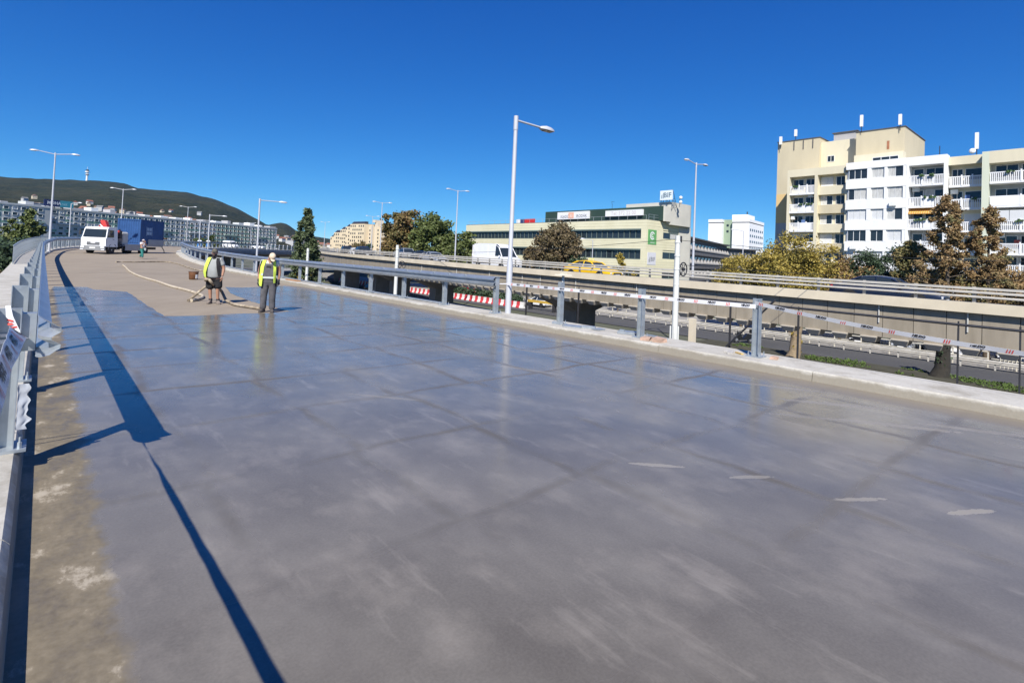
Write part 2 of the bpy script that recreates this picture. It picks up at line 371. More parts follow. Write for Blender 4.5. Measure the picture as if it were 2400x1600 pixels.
# joint sleeves on the rail ridge
for s in (31.5, 44.0):
    M().sweep([(a - .004, b_) for a, b_ in wbeam(10.31, .965, -1)], fr, frange(s, s + .32, .16)).build('splice_sleeve', GALV, gr)
# left rail
base = RP(5.83, -.17, .165)
gl = thing('guardrail', 'galvanised guardrail on the left kerb curving away past the truck', 'guardrail', base)
fr = rel(RP, base)
M().sweep(wbeam(.005, .955, 1), fr, frange(5.45, 150, 1.0)).build('rail', GALVD, gl, 30)
# flared end piece of the rail
m = M(); prs = []
for i in range(8):
    u = i / 7; a = u * 1.25
    prs.append([fr(5.46 - .24 * math.sin(a), .003 + x * (1 - .25 * u * u) + .11 * (1 - math.cos(a)), .955 + .155 + (z - .155) * (1 - .22 * u * u)) for x, z in wbeam(0, 0, 1)])
m.ring(prs).build('end_flare', GALV, gl, 30)
s = 5.83
sp2 = M().box(.08, .165, -.055, .055, -.15, .15).box(.075, .08, -.06, .06, -.16, .16).mesh('spacer', GALV)
while s < 148:
    po = put(PC, 'post', gl, fr(s, -.17, .165), RA(s))
    if s < 60:
        put(PP, 'base_plate', po); put(PB, 'bolts', po)['kind'] = 'stuff'
        put(sp2, 'spacer', po, (0, 0, .93))
    s += 2.75
# free posts with tape on the right kerb
fp = []
for s, lab in ((9.8, 'free standing galvanised post nearest the grey lamp, barrier tape across it'), (7.25, 'free standing galvanised post beside two pinkish blocks, middle of the bare posts'), (4.6, 'free standing galvanised post where the barrier tape bends, nearest the camera')):
    q = thing('guardrail_post', lab, 'post', RP(s, 10.42, .165), AL, 'bare guardrail posts on the right kerb'); fp.append(q)
    put(PH, 'post', q); put(PP, 'base_plate', q); put(PB, 'bolts', q)['kind'] = 'stuff'
# outer parapet railing on the left walkway
base = RP(43, -1.28, .165)
op = thing('parapet_railing', 'silver outer railing of flat upright bars on the left walkway', 'railing', base); fr = rel(RP, base)
M().sweep([(-1.31, 1.22), (-1.25, 1.22), (-1.25, 1.28), (-1.31, 1.28)], fr, frange(43, 140, 1.5)).build('handrail', GALV, op)
M().sweep([(-1.30, .26), (-1.26, .26), (-1.26, .30), (-1.30, .30)], fr, frange(43, 140, 1.5)).build('bottom_rail', GALV, op)
bar = M().box(-.012, .012, -.06, .06, 0, 1.1).mesh('bar', GALV)
s = 43.0; i = 0
while s < 140 and i < 260:
    put(bar, 'bar', op, fr(s, -1.28, .165), RA(s)); s += .38; i += 1
# ------------------------------------------------------------------ street lamps
def lamp_head(m2, m3, y0, L=.62, w=.15):
    """cobra head along +x starting at x = y0"""
    pr = []
    for u, ww, zt, zb in ((0, .04, .03, -.03), (.12, .09, .05, -.04), (.35, 1.0 * w, .075, -.055), (.7, w * .95, .06, -.06), (.95, w * .6, .03, -.05), (1, w * .3, .0, -.045)):
        x = y0 + u * L
        pr.append([(x, -ww, zb), (x, -ww, zb + .4 * (zt - zb)), (x, -ww * .6, zt), (x, ww * .6, zt), (x, ww, zb + .4 * (zt - zb)), (x, ww, zb)])
    m2.ring(pr)
    m3.box(y0 + .3 * L, y0 + .88 * L, -w * .72, w * .72, -.072, -.058)
def make_lamp(name, h, arms, label, loc, rz, group, r0=.095, r1=.06, arm_len=1.05, rise=.12, door=True, base_z=0.):
    o = thing(name, label, 'street lamp', loc, rz, group)
    if door:
        M().tube([(0, 0, base_z), (0, 0, 1.55 - 0), (0, 0, 1.66), (0, 0, h)], [r0, r0 * .97, r0 * .72, r1], 14).build('pole', PAINTG, o, 60)
        M().tube([(0, 0, .86), (0, 0, .93)], r0 * 1.04, 14).build('band', PAINTG, o, 60)
    else: M().tube([(0, 0, base_z), (0, 0, h)], [r0, r1], 10).build('pole', PAINTG, o, 60)
    M().tube([(0, 0, h - .42), (0, 0, h + .02)], r1 * 1.22, 12).build('collar', PAINTG, o, 60)
    for sg in arms:
        a = M().tube([(0, 0, h - .12), (sg * .1, 0, h - .11), (sg * arm_len, 0, h - .11 + rise)], .034, 8)
        ar = a.build('arm', PAINTG, o, 60)
        hd, ln = M(), M(); lamp_head(hd, ln, 0)
        he = hd.build('lamp_head', PAINTG, o, 50, (sg * (arm_len - .06), 0, h - .11 + rise), 0 if sg > 0 else math.pi)
        ln.build('lens', GLASS, he)
    return o
def at(x, y, z=0): return Vector((x, y, z))
make_lamp('street_lamp', 6.1, [1], 'tall grey single-arm street lamp nearest the camera, beside the end of the right guardrail', W(12.42, 10.86, .165), AL, 'single-arm lamps right of the bridge', arm_len=1.1, rise=-.02, base_z=-.3)
lampA = make_lamp('street_lamp', 10.8, [1], 'single-arm street lamp behind the two workers, right of the guardrail', at(-20.5, 43, GZ), AL - .15, 'single-arm lamps right of the bridge', .11, .06, 1.5, 0, False)
for (x, y, lab) in ((-40.4, 71, 'single-arm street lamp standing beside the right hand blue portable toilet'), (-50.4, 86, 'single-arm street lamp standing beside the left hand blue portable toilet')):
    c = copy_tree(lampA); c.location = (x, y, GZ + .2); c['label'] = lab; c.rotation_euler.z = AL - .35
lampD = make_lamp('street_lamp', 9.1, [1, -1], 'double-arm street lamp on the viaduct between the big leafy tree and the white van', VP(57.5, 39.6, .1), VA(57.5), 'double-arm lamps along the viaduct', .10, .05, 1.15, .16, False)
lampD.location = (-7.3, 69, zvia(57))
for x, y, s, lab in ((14.3, 42, 21, 'double-arm street lamp on the viaduct nearest the grey office buildings'), (-22.7, 92, 85, 'double-arm street lamp on the viaduct standing before the cream stepped apartment block'), (-34.5, 131, 122, 'double-arm street lamp farther along before the cream block, thinner than its neighbour')):
    c = copy_tree(lampD); c.location = (x, y, zvia(s)); c.rotation_euler.z = VA(s); c['label'] = lab
for (x, y, z, rz, lab) in ((-40.7, 47, .35, AL - .1, 'double-arm street lamp left of the truck, tallest on the left'), (-60.2, 82, .9, AL - .35, 'double-arm street lamp behind the blue shipping container'),
                       (-70.8, 116, 1.0, AL - .5, 'double-arm street lamp right of the container, before the long grey block'), (-88.3, 180, 1.0, AL - .8, 'double-arm street lamp left of the thin conical tree, before the second hill'),
                       (-55.6, 158, 1.2, AL - 1.1, 'slender double-arm street lamp between the conical tree and the cream block'), (-122, 205, 1.2, AL - .8, 'farthest small double-arm street lamp over the portable toilets')):
    c = copy_tree(lampD); c.location = (x, y, z); c.rotation_euler.z = rz; c['label'] = lab
def small_lamp(x, y, z0, h, lab, rz, arm=-1):
    o = thing('street_lamp', lab, 'street lamp', (x, y, z0), rz, 'small lamps in the streets behind')
    M().tube([(0, 0, 0), (0, 0, h)], [.09, .05], 8).build('pole', PAINTG, o, 60)
    M().tube([(0, 0, h - .03), (arm * .9, 0, h + .14)], .035, 6).build('arm', PAINTG, o)
    hd, ln = M(), M(); lamp_head(hd, ln, 0, .55, .12); he = hd.build('lamp_head', PAINTG, o, 50, (arm * .85, 0, h + .14), 0 if arm > 0 else math.pi); ln.build('lens', GLASS, he)
    return o
small_lamp(11.2, 74, GZ, 9.9, 'small grey street lamp with one arm before the pale yellow office facade', 0, -1.4)
small_lamp(28.6, 66, GZ, 11.5, 'grey street lamp with one arm beside the golden autumn tree', 0, -1.2)
small_lamp(-58.1, 70, GZ, 11.6, 'slim street lamp before the long grey housing block, left of the truck cab', 0, 1)

# ------------------------------------------------------------------ barrier tape
TAPE, t, b = nodes('barrier tape'); b.inputs['Base Color'].default_value = (.80, .80, .82, 1); b.inputs['Roughness'].default_value = .35
PRINT = mat('tape print', (.018, .018, .025), .5, 0, 0)
PRED = mat('tape red', (.68, .05, .03), .45, 0, 0)
TM_SMALL = text_mesh('AZ ÚT AMI ÖSSZEKÖT', .0135, 0, 0)
TM_NAME = text_mesh('HE-DO', .052, .35, .0035)
def tape(label, pts, width, side, phase=0., group=None, rep=.70, roll=None, sag=.0, name='barrier_tape'):
    """a printed ribbon through pts; side = direction the print faces; roll = twist angles at pts"""
    P = [Vector(p) for p in pts]; o = thing(name, label, 'barrier tape', P[0], 0, group)
    seg = [(P[i + 1] - P[i]).length for i in range(len(P) - 1)]; L = sum(seg); side = Vector(side).normalized()
    def frame(d):
        i = 0; d0 = d
        while i < len(seg) - 1 and d > seg[i]: d -= seg[i]; i += 1
        u = min(1.05, d / seg[i]); p = P[i].lerp(P[i + 1], u) - Vector((0, 0, 1)) * sag * 4 * max(0, u * (1 - u)) * seg[i] ** 2 * .01
        T = (P[i + 1] - P[i]).normalized(); up = Vector((0, 0, 1)); up = (up - T * up.dot(T)).normalized(); nn = T.cross(up).normalized()
        if nn.dot(side) < 0: nn = -nn
        rr = 0 if roll is None else roll[i] + (roll[i + 1] - roll[i]) * u
        rr += .12 * noise.noise(Vector((d0 * .9, phase, 2)))
        a = math.cos(rr); c = math.sin(rr)
        return p, T, up * a + nn * c, nn * a - up * c
    rings = []
    for d in frange(0, L, .10):
        p, T, up, nn = frame(d); ww = width / 2 * (1 if roll is None else 1)
        wob = .006 * noise.noise(Vector((d * 3, 5, phase)))
        rings.append([p - P[0] + up * a + nn * (wob + e + .004 * math.sin(a / ww * 2)) for a, e in ((-ww, 0), (0, .0), (ww, 0), (ww, -.0012), (0, -.0012), (-ww, -.0012))])
    M().ring(rings).build('band', TAPE, o, 60)
    def lay(me_src, d, dx, m, nm, sc=1.):
        me = me_src.copy() if hasattr(me_src, 'copy') else me_src
        flip = 1 if frame(d)[1].cross(frame(d)[2]).dot(frame(d)[3]) > 0 else -1
        for v in me.vertices:
            q, T, up, nn = frame(d + (v.co.x * sc) * flip); qq = q + up * (v.co.y * sc + dx) + nn * .0045
            v.co = qq - P[0]
        me.materials.clear(); me.materials.append(m); put(me, nm, o)
    d = phase
    while d < L - .1:
        if d > .05:
            sm = M()
            for k in range(3):
                x = (k - 1) * .030; sm.add([(x - .009 - .006, -width * .38, 0), (x + .004 - .006, -width * .38, 0), (x + .009 + .006, width * .38, 0), (x - .004 + .006, width * .38, 0)], [(0, 1, 2, 3)])
            lay(sm.mesh('stripes', PRED), d, 0, PRED, 'stripes')
        if d + rep * .75 < L and d + .1 > 0:
            lay(TM_NAME, d + rep * .5, .008, PRINT, 'lettering', width / .08)
            lay(TM_SMALL, d + rep * .5, -.026 * width / .08, PRINT, 'lettering', width / .08)
        d += rep
    return o
E0 = RP(12.5, 10.36, .165)
t1 = [W(12.42, 10.76, 1.07), W(9.8, 10.345, 1.10), W(7.25, 10.345, 1.11), W(4.6, 10.345, 1.13)]
tape('white HE-DO barrier tape stretched from the grey lamp post across the bare posts', t1, .082, (-.75, -.66, 0), .30, 'white printed barrier tapes')
tape('white HE-DO barrier tape running from the bent corner post to the right picture edge', [W(4.62, 10.34, 1.20), W(-3.5, 10.30, .90)], .082, (-.75, -.66, .4), .12, 'white printed barrier tapes', roll=[.35, .5], sag=.35)
tape('short twisted tape end tied between guardrail end post and grey lamp', [W(12.55, 10.34, 1.06), W(12.42, 10.75, 1.07)], .03, (-.75, -.66, 0), 5, 'white printed barrier tapes')
# left side: tied to the first post, one run to the camera, loose ends
kn = W(5.80, -.10, 1.07)
tape('crumpled white barrier tape with red stripes running along the left kerb towards the camera', [kn, W(5.2, -.10, 1.17), W(3.9, -.11, 1.21), W(-3, -.10, 1.30)], .125, (.75, .66, .2), .25, 'white printed barrier tapes', roll=[-1.1, -.85, -.45, .1], rep=.62)
tape('loose tape end with red stripes sticking up on the first left post', [kn, kn + Vector((-.035, -.05, .10)), kn + Vector((-.055, -.06, .24))], .055, (.2, -1, .2), .11, 'white printed barrier tapes', rep=.3, roll=[1.2, .2, .6])
tape('tight upper tape strand pulled from the first left post out over the walkway', [kn, W(5.75, -1.6, 1.13)], .025, (0, -1, .3), 9, 'white printed barrier tapes')
tape('lower slack tape strand pulled from the first left post out over the walkway', [kn + Vector((0, 0, -.04)), W(5.55, -1.6, .98)], .035, (0, -1, .3), 9, 'white printed barrier tapes')

# ------------------------------------------------------------------ viaduct to the right
VC, t, b = nodes('viaduct concrete'); pos = N(t, 'ShaderNodeNewGeometry').outputs['Position']; f = noise_tex(t, .5, 8, .65, pos); f2 = noise_tex(t, 1.0, 6, .6, pos, (2.2, 2.2, .25))
c = mix(t, .5, ramp(t, f, [(.3, (.25, .212, .155)), (.7, (.345, .30, .235))]), ramp(t, f2, [(.3, (.20, .172, .13)), (.6, (.33, .288, .225)), (.75, (.42, .38, .315))]))
t.links.new(c, b.inputs['Base Color']); b.inputs['Roughness'].default_value = .92; bump(t, b, f, .2, .02)
VBAND = mat('viaduct edge concrete', (.63, .55, .41), .9, 0, .12, .7)
base = VP(0, 29.4)
via = thing('viaduct', 'old concrete viaduct with panelled side carrying traffic, right of the bridge', 'viaduct', base)
fv = rel(VP, base); VS = frange(-22, 30, 2.5) + frange(33, 190, 3)
M().sweep([(29.35, -.36), (29.35, .08), (30.0, .08), (30.0, -.502), (29.76, -.502), (29.76, -.36)], fv, VS).build('edge_beam', VBAND, via)
M().sweep([(30.01, -.50), (39.19, -.50), (39.19, -.47), (30.01, -.47)], fv, VS).build('carriageway', asph, via)
M().sweep([(29.75, -.505), (39.2, -.505), (39.2, -1.75), (29.75, -1.75)], fv, VS).build('girder', VC, via)
s = -22.0; random.seed(3)
while s < 150:
    w = 1.17; d = random.uniform(-.006, .01)
    M().sweep([(29.60 + d, -.365), (29.75, -.365), (29.75, -1.86), (29.60 + d, -1.86)], fv, [s + .012, s + w - .012]).build('side_panel', VC, via); s += w
ENDB = mat('girder ends', (.47, .42, .345), .9, 0, .15, 1.)
eb = M(); eb.hexa([(-.12, -.22, -.30), (.7, -.22, -.30), (.7, .22, -.30), (-.12, .22, -.30)], [(-.30, -.33, -.06), (.7, -.33, -.06), (.7, .33, -.06), (-.30, .33, -.06)])
eb.box(-.30, .7, -.33, .33, -.055, 0); ebm = eb.mesh('girder_end', ENDB)
s = -21.5
while s < 118:
    put(ebm, 'girder_end', via, fv(s, 29.75, -1.86), VA(s)); s += 1.22
PIER = mat('pier concrete', (.22, .205, .18), .9, 0, .2, .5)
for s in (30.6, 56.4, 71.0, 79.5, 104.0, 130.0):
    zt = zvia(s) - 2.17; m = M(); a0, a1 = 33.0, 35.4
    m.hexa([(a0, -.8, GZ - .1), (a1, -.8, GZ - .1), (a1, .8, GZ - .1), (a0, .8, GZ - .1)], [(a0, -.8, zt - 1.1), (a1, -.8, zt - 1.1), (a1, .8, zt - 1.1), (a0, .8, zt - 1.1)])
    m.hexa([(a0, -.8, zt - 1.099), (a1, -.8, zt - 1.099), (a1, .8, zt - 1.099), (a0, .8, zt - 1.099)], [(30.4, -1.3, zt), (38.2, -1.3, zt), (38.2, 1.3, zt), (30.4, 1.3, zt)])
    v, a = arc(s, 0, 26., 290.); v = Vector(v); v.z = 0
    m.build('pier', PIER, via, False, v - base, a)
# viaduct guardrail: posts, box top rail and a double corrugated rail
VR = mat('weathered rail', (.52, .49, .43), .6, .1, .12, 2.)
gv = thing('guardrail', 'weathered steel guardrail along the edge of the old viaduct', 'guardrail', VP(0, 29.5, .08)); fg = rel(VP, VP(0, 29.5, .08))
SS = frange(-21, 30, 1.5) + frange(32, 180, 2)
M().sweep([(29.40, .62), (29.52, .62), (29.52, .72), (29.40, .72)], fg, SS).build('top_rail', VR, gv)
M().sweep([(29.40, .45), (29.34, .475), (29.34, .535), (29.40, .56), (29.43, .56), (29.43, .45)], fg, SS).build('middle_rail', VR, gv)
M().sweep([(29.40, .27), (29.34, .295), (29.34, .345), (29.40, .37), (29.43, .37), (29.43, .27)], fg, SS).build('lower_rail', VR, gv)
pm = M(); pm.box(-.03, .045, -.06, .06, 0, .66); pm.box(-.10, -.03, -.035, .035, .38, .47); pm.box(-.10, -.03, -.035, .035, .2, .28); pm = pm.mesh('post', VR)
s = -20.0
while s < 170: put(pm, 'post', gv, fg(s, 29.52, .08), VA(s)); s += 2.0
# hanging drain pipes on the panels
dp = M().tube([(0, 0, -.37), (0, 0, -1.2)], .03, 8).mesh('drain_pipe', mat('pale pipe', (.5, .5, .47), .5, 0, .1, 3.))
for s in (1.4, 4.2, 7.4, 21, 26.4, 30.6, 33, 38, 44, 52, 60): put(dp, 'drain_pipe', via, fv(s, 29.56, 0))

# black pipe on slender posts in front of the viaduct
pb = thing('pipe_run', 'long black pipe on dark posts in front of the viaduct panels', 'pipe', W(0, 27.6, GZ))
M().tube([(0, s, zvia(s) + 4.22) for s in (-20, 0, 20, 36)], .055, 10).build('pipe', DARKM, pb).rotation_euler = (0, 0, AL)
for s in (2.4, 4.2, 10.2, 13.6, 19.4, 24.3, 29.5, 33.2, -3, -9, -15):
    v = D0 * s; M().cbox((0, 0, 2.4), .14, .05, 4.9, 0).cyl((0, 0, 4.98), (0, 0, 1), .03, .28, 6).build('post', DARKM, pb, False, v, AL)
# diagonal strut seen against the panels
tag(M().tube([W(13.9, 27.3, -2.6), W(11.2, 27.3, .35)], .05, 6).build('strut', DARKM), 'dark diagonal strut leaning against the viaduct panels behind the tape', 'strut')

# ------------------------------------------------------------------ tram/rail line poles and wires
POLEW = mat('pole cream', (.66, .665, .62), .55, 0, .08, 2.)
WIRE = mat('wire', (.03, .03, .03), .6, .2, 0)
def line_pole(x, y, ztop, lab, wheel=True):
    o = thing('catenary_pole', lab, 'pole', (x, y, GZ), AL, 'overhead line poles')
    h = ztop - GZ
    M().tube([(0, 0, 0), (0, 0, h - 2.4), (0, 0, h)], [.15, .13, .105], 12).build('pole', POLEW, o, 60)
    for z in (h - .3, h - .9, h - 1.5, h - 2.2): M().tube([(0, 0, z - .03), (0, 0, z + .03)], .135, 12).build('band', POLEW, o)
    if wheel:
        w = M(); c = Vector((.38, -.1, h - 1.5))
        w.tube([c + Vector((.30 * math.cos(a), 0, .30 * math.sin(a))) for a in np.linspace(0, 2 * math.pi, 21)], .03, 6)
        for k in range(6): w.tube([c, c + Vector((.3 * math.cos(k * math.pi / 3), 0, .3 * math.sin(k * math.pi / 3)))], .016, 5)
        w.cyl(c, (0, 1, 0), .07, .12, 10); w.build('tension_wheel', DARKM, o)
        M().tube([(.05, 0, h - 1.25), (.38, -.1, h - 1.5), (.05, 0, h - 2.0)], .025, 6).build('bracket', DARKM, o)
        M().cyl((.25, 0, h - .15), (0, 0, 1), .06, .3, 8).build('insulator', DARKM, o)
    return o
line_pole(7.45, 24, 3.2, 'cream overhead line pole with tension wheel, nearest, behind the barrier tape')
line_pole(-8.57, 40, 2.5, 'cream overhead line pole with tangled fittings behind the guardrail, middle of three')
line_pole(-19.08, 50, 2.0, 'cream overhead line pole beside the conical tree', False)
def wire(lab, pts, r=.012):
    return tag(M().tube(pts, r, 5).build('overhead_wire', WIRE), lab, 'wire', 'overhead wires')
def sagw(a, b, sag, k=14): 
    a, b = Vector(a), Vector(b); return [a.lerp(b, i / k) - Vector((0, 0, sag * 4 * i / k * (1 - i / k))) for i in range(k + 1)]
wire('thin dark overhead wire crossing the office facade to the pole top', sagw((7.45, 24, 3.05), (-12, 62, 2.2), .35))
wire('thin dark overhead wire from the pole top to the right over the trees', sagw((7.45, 24, 3.0), (36, 33, 3.2), .3))
wire('lower thin overhead wire from the pole to the right over the trees', sagw((7.45, 24, 1.9), (36, 33, 2.1), .3))
# shorter grey post and pipes beside the pole, on the far side of the kerb
bx = thing('cable_riser', 'pale pipe risers in white sockets beside the cream line pole', 'pipes', W(12.0, 19.3, GZ))
for k in range(3): M().tube([(k * .16, 0, 0), (k * .16, 0, 4.4)], .03, 8).build('riser', POLEW, bx); M().cyl((k * .16, 0, .9), (0, 0, 1), .06, 1.8, 8).build('socket', WHITE, bx)
tag(M().box(-.11, .11, -.11, .11, 0, 4.7).build('concrete_post', VBAND, None, False, W(11.6, 20.3, GZ), AL), 'short square grey concrete post right of the cream line pole', 'post')
# ------------------------------------------------------------------ buildings; local frame: x away from us (n), y along s, z up from the street
def grain(name, col, var=.06, sc=.25, rough=.85): return mat(name, col, rough, 0, var, sc * 3, 0, None, None, False, (1, 1, .22))
PLAST = grain('white render', (.80, .80, .78)); CREAM = grain('cream render', (.66, .60, .44)); SAND = grain('sand render', (.56, .49, .34)); OCHRE = grain('ochre render', (.66, .47, .22)); GREYR = grain('grey render', (.40, .39, .39))
BALW = grain('balcony white', (.80, .80, .80)); FRAME = mat('window frame', (.70, .71, .70), .5, 0, .03); SHUT = grain('roller shutter', (.62, .63, .63), .05, 3); CURT = grain('curtain', (.50, .50, .48), .2, 2.)
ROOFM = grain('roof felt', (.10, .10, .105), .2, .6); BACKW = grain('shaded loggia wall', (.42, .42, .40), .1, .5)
def bx(name, m, p, *a): return M().box(*a).build(name, m, p)
class Inst:
    """shares one mesh between equal pieces"""
    d = {}
    @classmethod
    def box(c, name, m, p, x, y, z, sx, sy, sz):
        k = (name, m.name, round(sx, 3), round(sy, 3), round(sz, 3))
        if k not in c.d: c.d[k] = M().box(0, sx, 0, sy, 0, sz).mesh(name, m)
        return put(c.d[k], name, p, (x, y, z))
def window(p, y0, y1, z0, z1, x=0., panes=2, glass=GLASS, rec=.12, casement=True):
    """frame proud of the opening's back, panes set in"""
    w = M(); f = .06
    w.box(x + rec - .05, x + rec, y0, y1, z0, z0 + f).box(x + rec - .05, x + rec, y0, y1, z1 - f, z1)
    n = panes
    for i in range(n + 1):
        yy = y0 + (y1 - y0) * i / n; a, b_ = (yy, yy + f) if i == 0 else ((yy - f, yy) if i == n else (yy - f / 2, yy + f / 2))
        w.box(x + rec - .05, x + rec - .001, a, b_, z0 + f, z1 - f)
    o = w.build('window', FRAME, p)
    for i in range(n):
        a = y0 + (y1 - y0) * i / n + .04; b_ = y0 + (y1 - y0) * (i + 1) / n - .04
        g = glass[i % len(glass)] if isinstance(glass, (list, tuple)) else glass
        M().box(x + rec - .025, x + rec - .015, a, b_, z0 + .04, z1 - .04).build('pane', g, o)
    return o
def balcony(p, y0, y1, z0, h, x0, dep=1.1, solid=None, posts=True, nb=None):
    """slab + balustrade of white bars at the front edge x0"""
    b_ = M().box(x0, x0 + dep, y0, y1, z0 - .16, z0).build('balcony', BALW, p)
    r = M(); r.box(x0, x0 + .08, y0, y1, z0 + h - .12, z0 + h).box(x0, x0 + .08, y0, y1, z0, z0 + .10); r.build('rail', BALW, b_)
    m = M(); L = y1 - y0; k = nb or int(L / .17)
    for i in range(k):
        yy = y0 + L * (i + .5) / k; m.box(x0 + .02, x0 + .06, yy - .045, yy + .045, z0 + .10, z0 + h - .12)
    o = m.build('bars', BALW, b_); o['kind'] = 'stuff'
    for (a, c) in (solid or []): M().box(x0 - .012, x0 + .015, y0 + L * a, y0 + L * c, z0 + .04, z0 + h - .05).build('screen', BALW, b_)
    if posts:
        for u in (.3, .62): M().box(x0 - .03, x0 + .1, y0 + L * u - .07, y0 + L * u + .07, z0, z0 + h + .16).build('post', BALW, b_)
    return b_
# --- white apartment block (front plane n = 84.6)
ap = thing('apartment_block', 'white and cream apartment block with balconies behind the autumn trees on the right', 'apartment block', W(0, 84.6, GZ), AL)
zf = lambda z: z - GZ          # levels given above the deck
B1 = [12.53, 9.72, 6.9, 4.1, 1.3, -1.5]            # bottoms of storeys of the white part
# core volume
bx('wall', PLAST, ap, .35, 12, 18.5, 25.4, 0, zf(17.0))
# white part: spandrel bands proud, window bands recessed
for i, zb in enumerate([16.35, 13.62, 10.72, 7.85, 4.95, 2.1, -.7]):
    top = 17.32 if i == 0 else zb + 1.32
    bx('spandrel', PLAST, ap, 0, .349, 18.5, 25.5, zf(zb), zf(top))
pat = ['gcw', 'ccc', 'ssw', 'ggs', 'sss', 'ggg']
for i, (z0, z1) in enumerate([(14.95, 16.33), (12.06, 13.6), (9.19, 10.7), (6.29, 7.83), (3.44, 4.93), (.64, 2.08)]):
    for j, (y1_, y0_) in enumerate([(25.2, 22.95), (22.45, 20.95), (20.6, 18.85)]):
        kk = pat[i][j]
        gl_ = {'g': GLASS, 'c': [CURT, CURT, GLASS], 'w': [GLASS, CURT], 's': SHUT}[kk]
        window(ap, y0_, y1_, zf(z0), zf(z1), .1, 3 if j == 0 else 2, gl_)
    for (a, c) in ((22.46, 22.94), (20.61, 20.94), (18.52, 18.84)): bx('pier', PLAST, ap, .02, .349, a, c, zf(z0), zf(z1))
# balcony bay 1
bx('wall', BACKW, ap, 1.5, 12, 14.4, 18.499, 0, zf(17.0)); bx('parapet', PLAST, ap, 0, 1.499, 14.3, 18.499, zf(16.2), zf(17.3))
for (a, c) in ((18.22, 18.499), (14.3, 14.62)): bx('fin', PLAST, ap, 0, 1.499, a, c, 0, zf(16.199))
for i, zb in enumerate([13.62, 10.80, 7.94, 5.1, 2.3, -.5]):
    balcony(ap, 14.63, 18.21, zf(zb), 1.24, .05, 1.44, [(.33, .55)] if i in (1, 2) else ([(.5, .99)] if i == 4 else None))
    window(ap, 16.9, 18.0, zf(zb) + .1, zf(zb) + 2.3, 1.38, 1, GLASS); window(ap, 14.8, 16.7, zf(zb) + .75, zf(zb) + 2.3, 1.38, 2, [GLASS, CURT] if i % 2 else GLASS)
AWN, t, b = nodes('orange striped awning'); wv = N(t, 'ShaderNodeTexWave', Scale=1.3); wv.wave_type = 'BANDS'; wv.bands_direction = 'Y'; t.links.new(N(t, 'ShaderNodeTexCoord').outputs['Object'], wv.inputs[0])
t.links.new(ramp(t, wv.outputs['Fac'], [(.45, (.72, .30, .05)), (.55, (.75, .52, .18))]), b.inputs['Base Color'])
M().add([(.0, 14.6, zf(10.05)), (.0, 18.2, zf(10.05)), (1.3, 18.2, zf(10.72)), (1.3, 14.6, zf(10.72))], [(0, 1, 2, 3)]).add([(.0, 14.6, zf(9.85)), (.0, 18.2, zf(9.85)), (.0, 18.2, zf(10.05)), (.0, 14.6, zf(10.05))], [(0, 1, 2, 3)]).build('awning', AWN, ap)
# recessed cream bay
bx('wall', CREAM, ap, 1.9, 12, 10.6, 14.299, 0, zf(16.9)); bx('parapet', CREAM, ap, .7, 1.899, 10.9, 14.299, zf(15.95), zf(17.0))
for i, zb in enumerate([13.3, 10.45, 7.6, 4.8, 2.0, -.8]):
    balcony(ap, 11.0, 14.2, zf(zb), 1.2, .8, 1.09); window(ap, 13.0, 14.1, zf(zb) + .1, zf(zb) + 2.25, 1.78, 2, GLASS); window(ap, 11.1, 12.8, zf(zb) + .8, zf(zb) + 2.25, 1.78, 1, SHUT if i == 2 else GLASS)
# right bay, nearer
GRN = grain('pale green render', (.60, .63, .50))
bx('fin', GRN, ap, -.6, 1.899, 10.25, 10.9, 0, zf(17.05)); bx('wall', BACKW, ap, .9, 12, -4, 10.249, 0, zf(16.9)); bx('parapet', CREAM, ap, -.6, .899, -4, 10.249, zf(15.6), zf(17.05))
for i, zb in enumerate([13.3, 10.45, 7.55, 4.85, 2.35, -.4]):
    for (a, c) in ((3.0, 10.2), (-4, 2.8)):
        balcony(ap, a, c, zf(zb), 1.22, -.55, 1.44, [(.55, .99)] if i == 1 else None)
        for q in range(3):
            ya = a + .2 + q * (c - a - .3) / 3; window(ap, ya, ya + (c - a) / 3 - .35, zf(zb) + (.1 if q == 1 else .7), zf(zb) + 2.2, .78, 2, SHUT if i == 2 else GLASS)
    if i == 2:
        for q in range(4): bx('shutter', SHUT, ap, -.45, -.42, 3.05 + q * 1.8, 4.8 + q * 1.8, zf(zb) + 1.25, zf(zb) + 2.4)
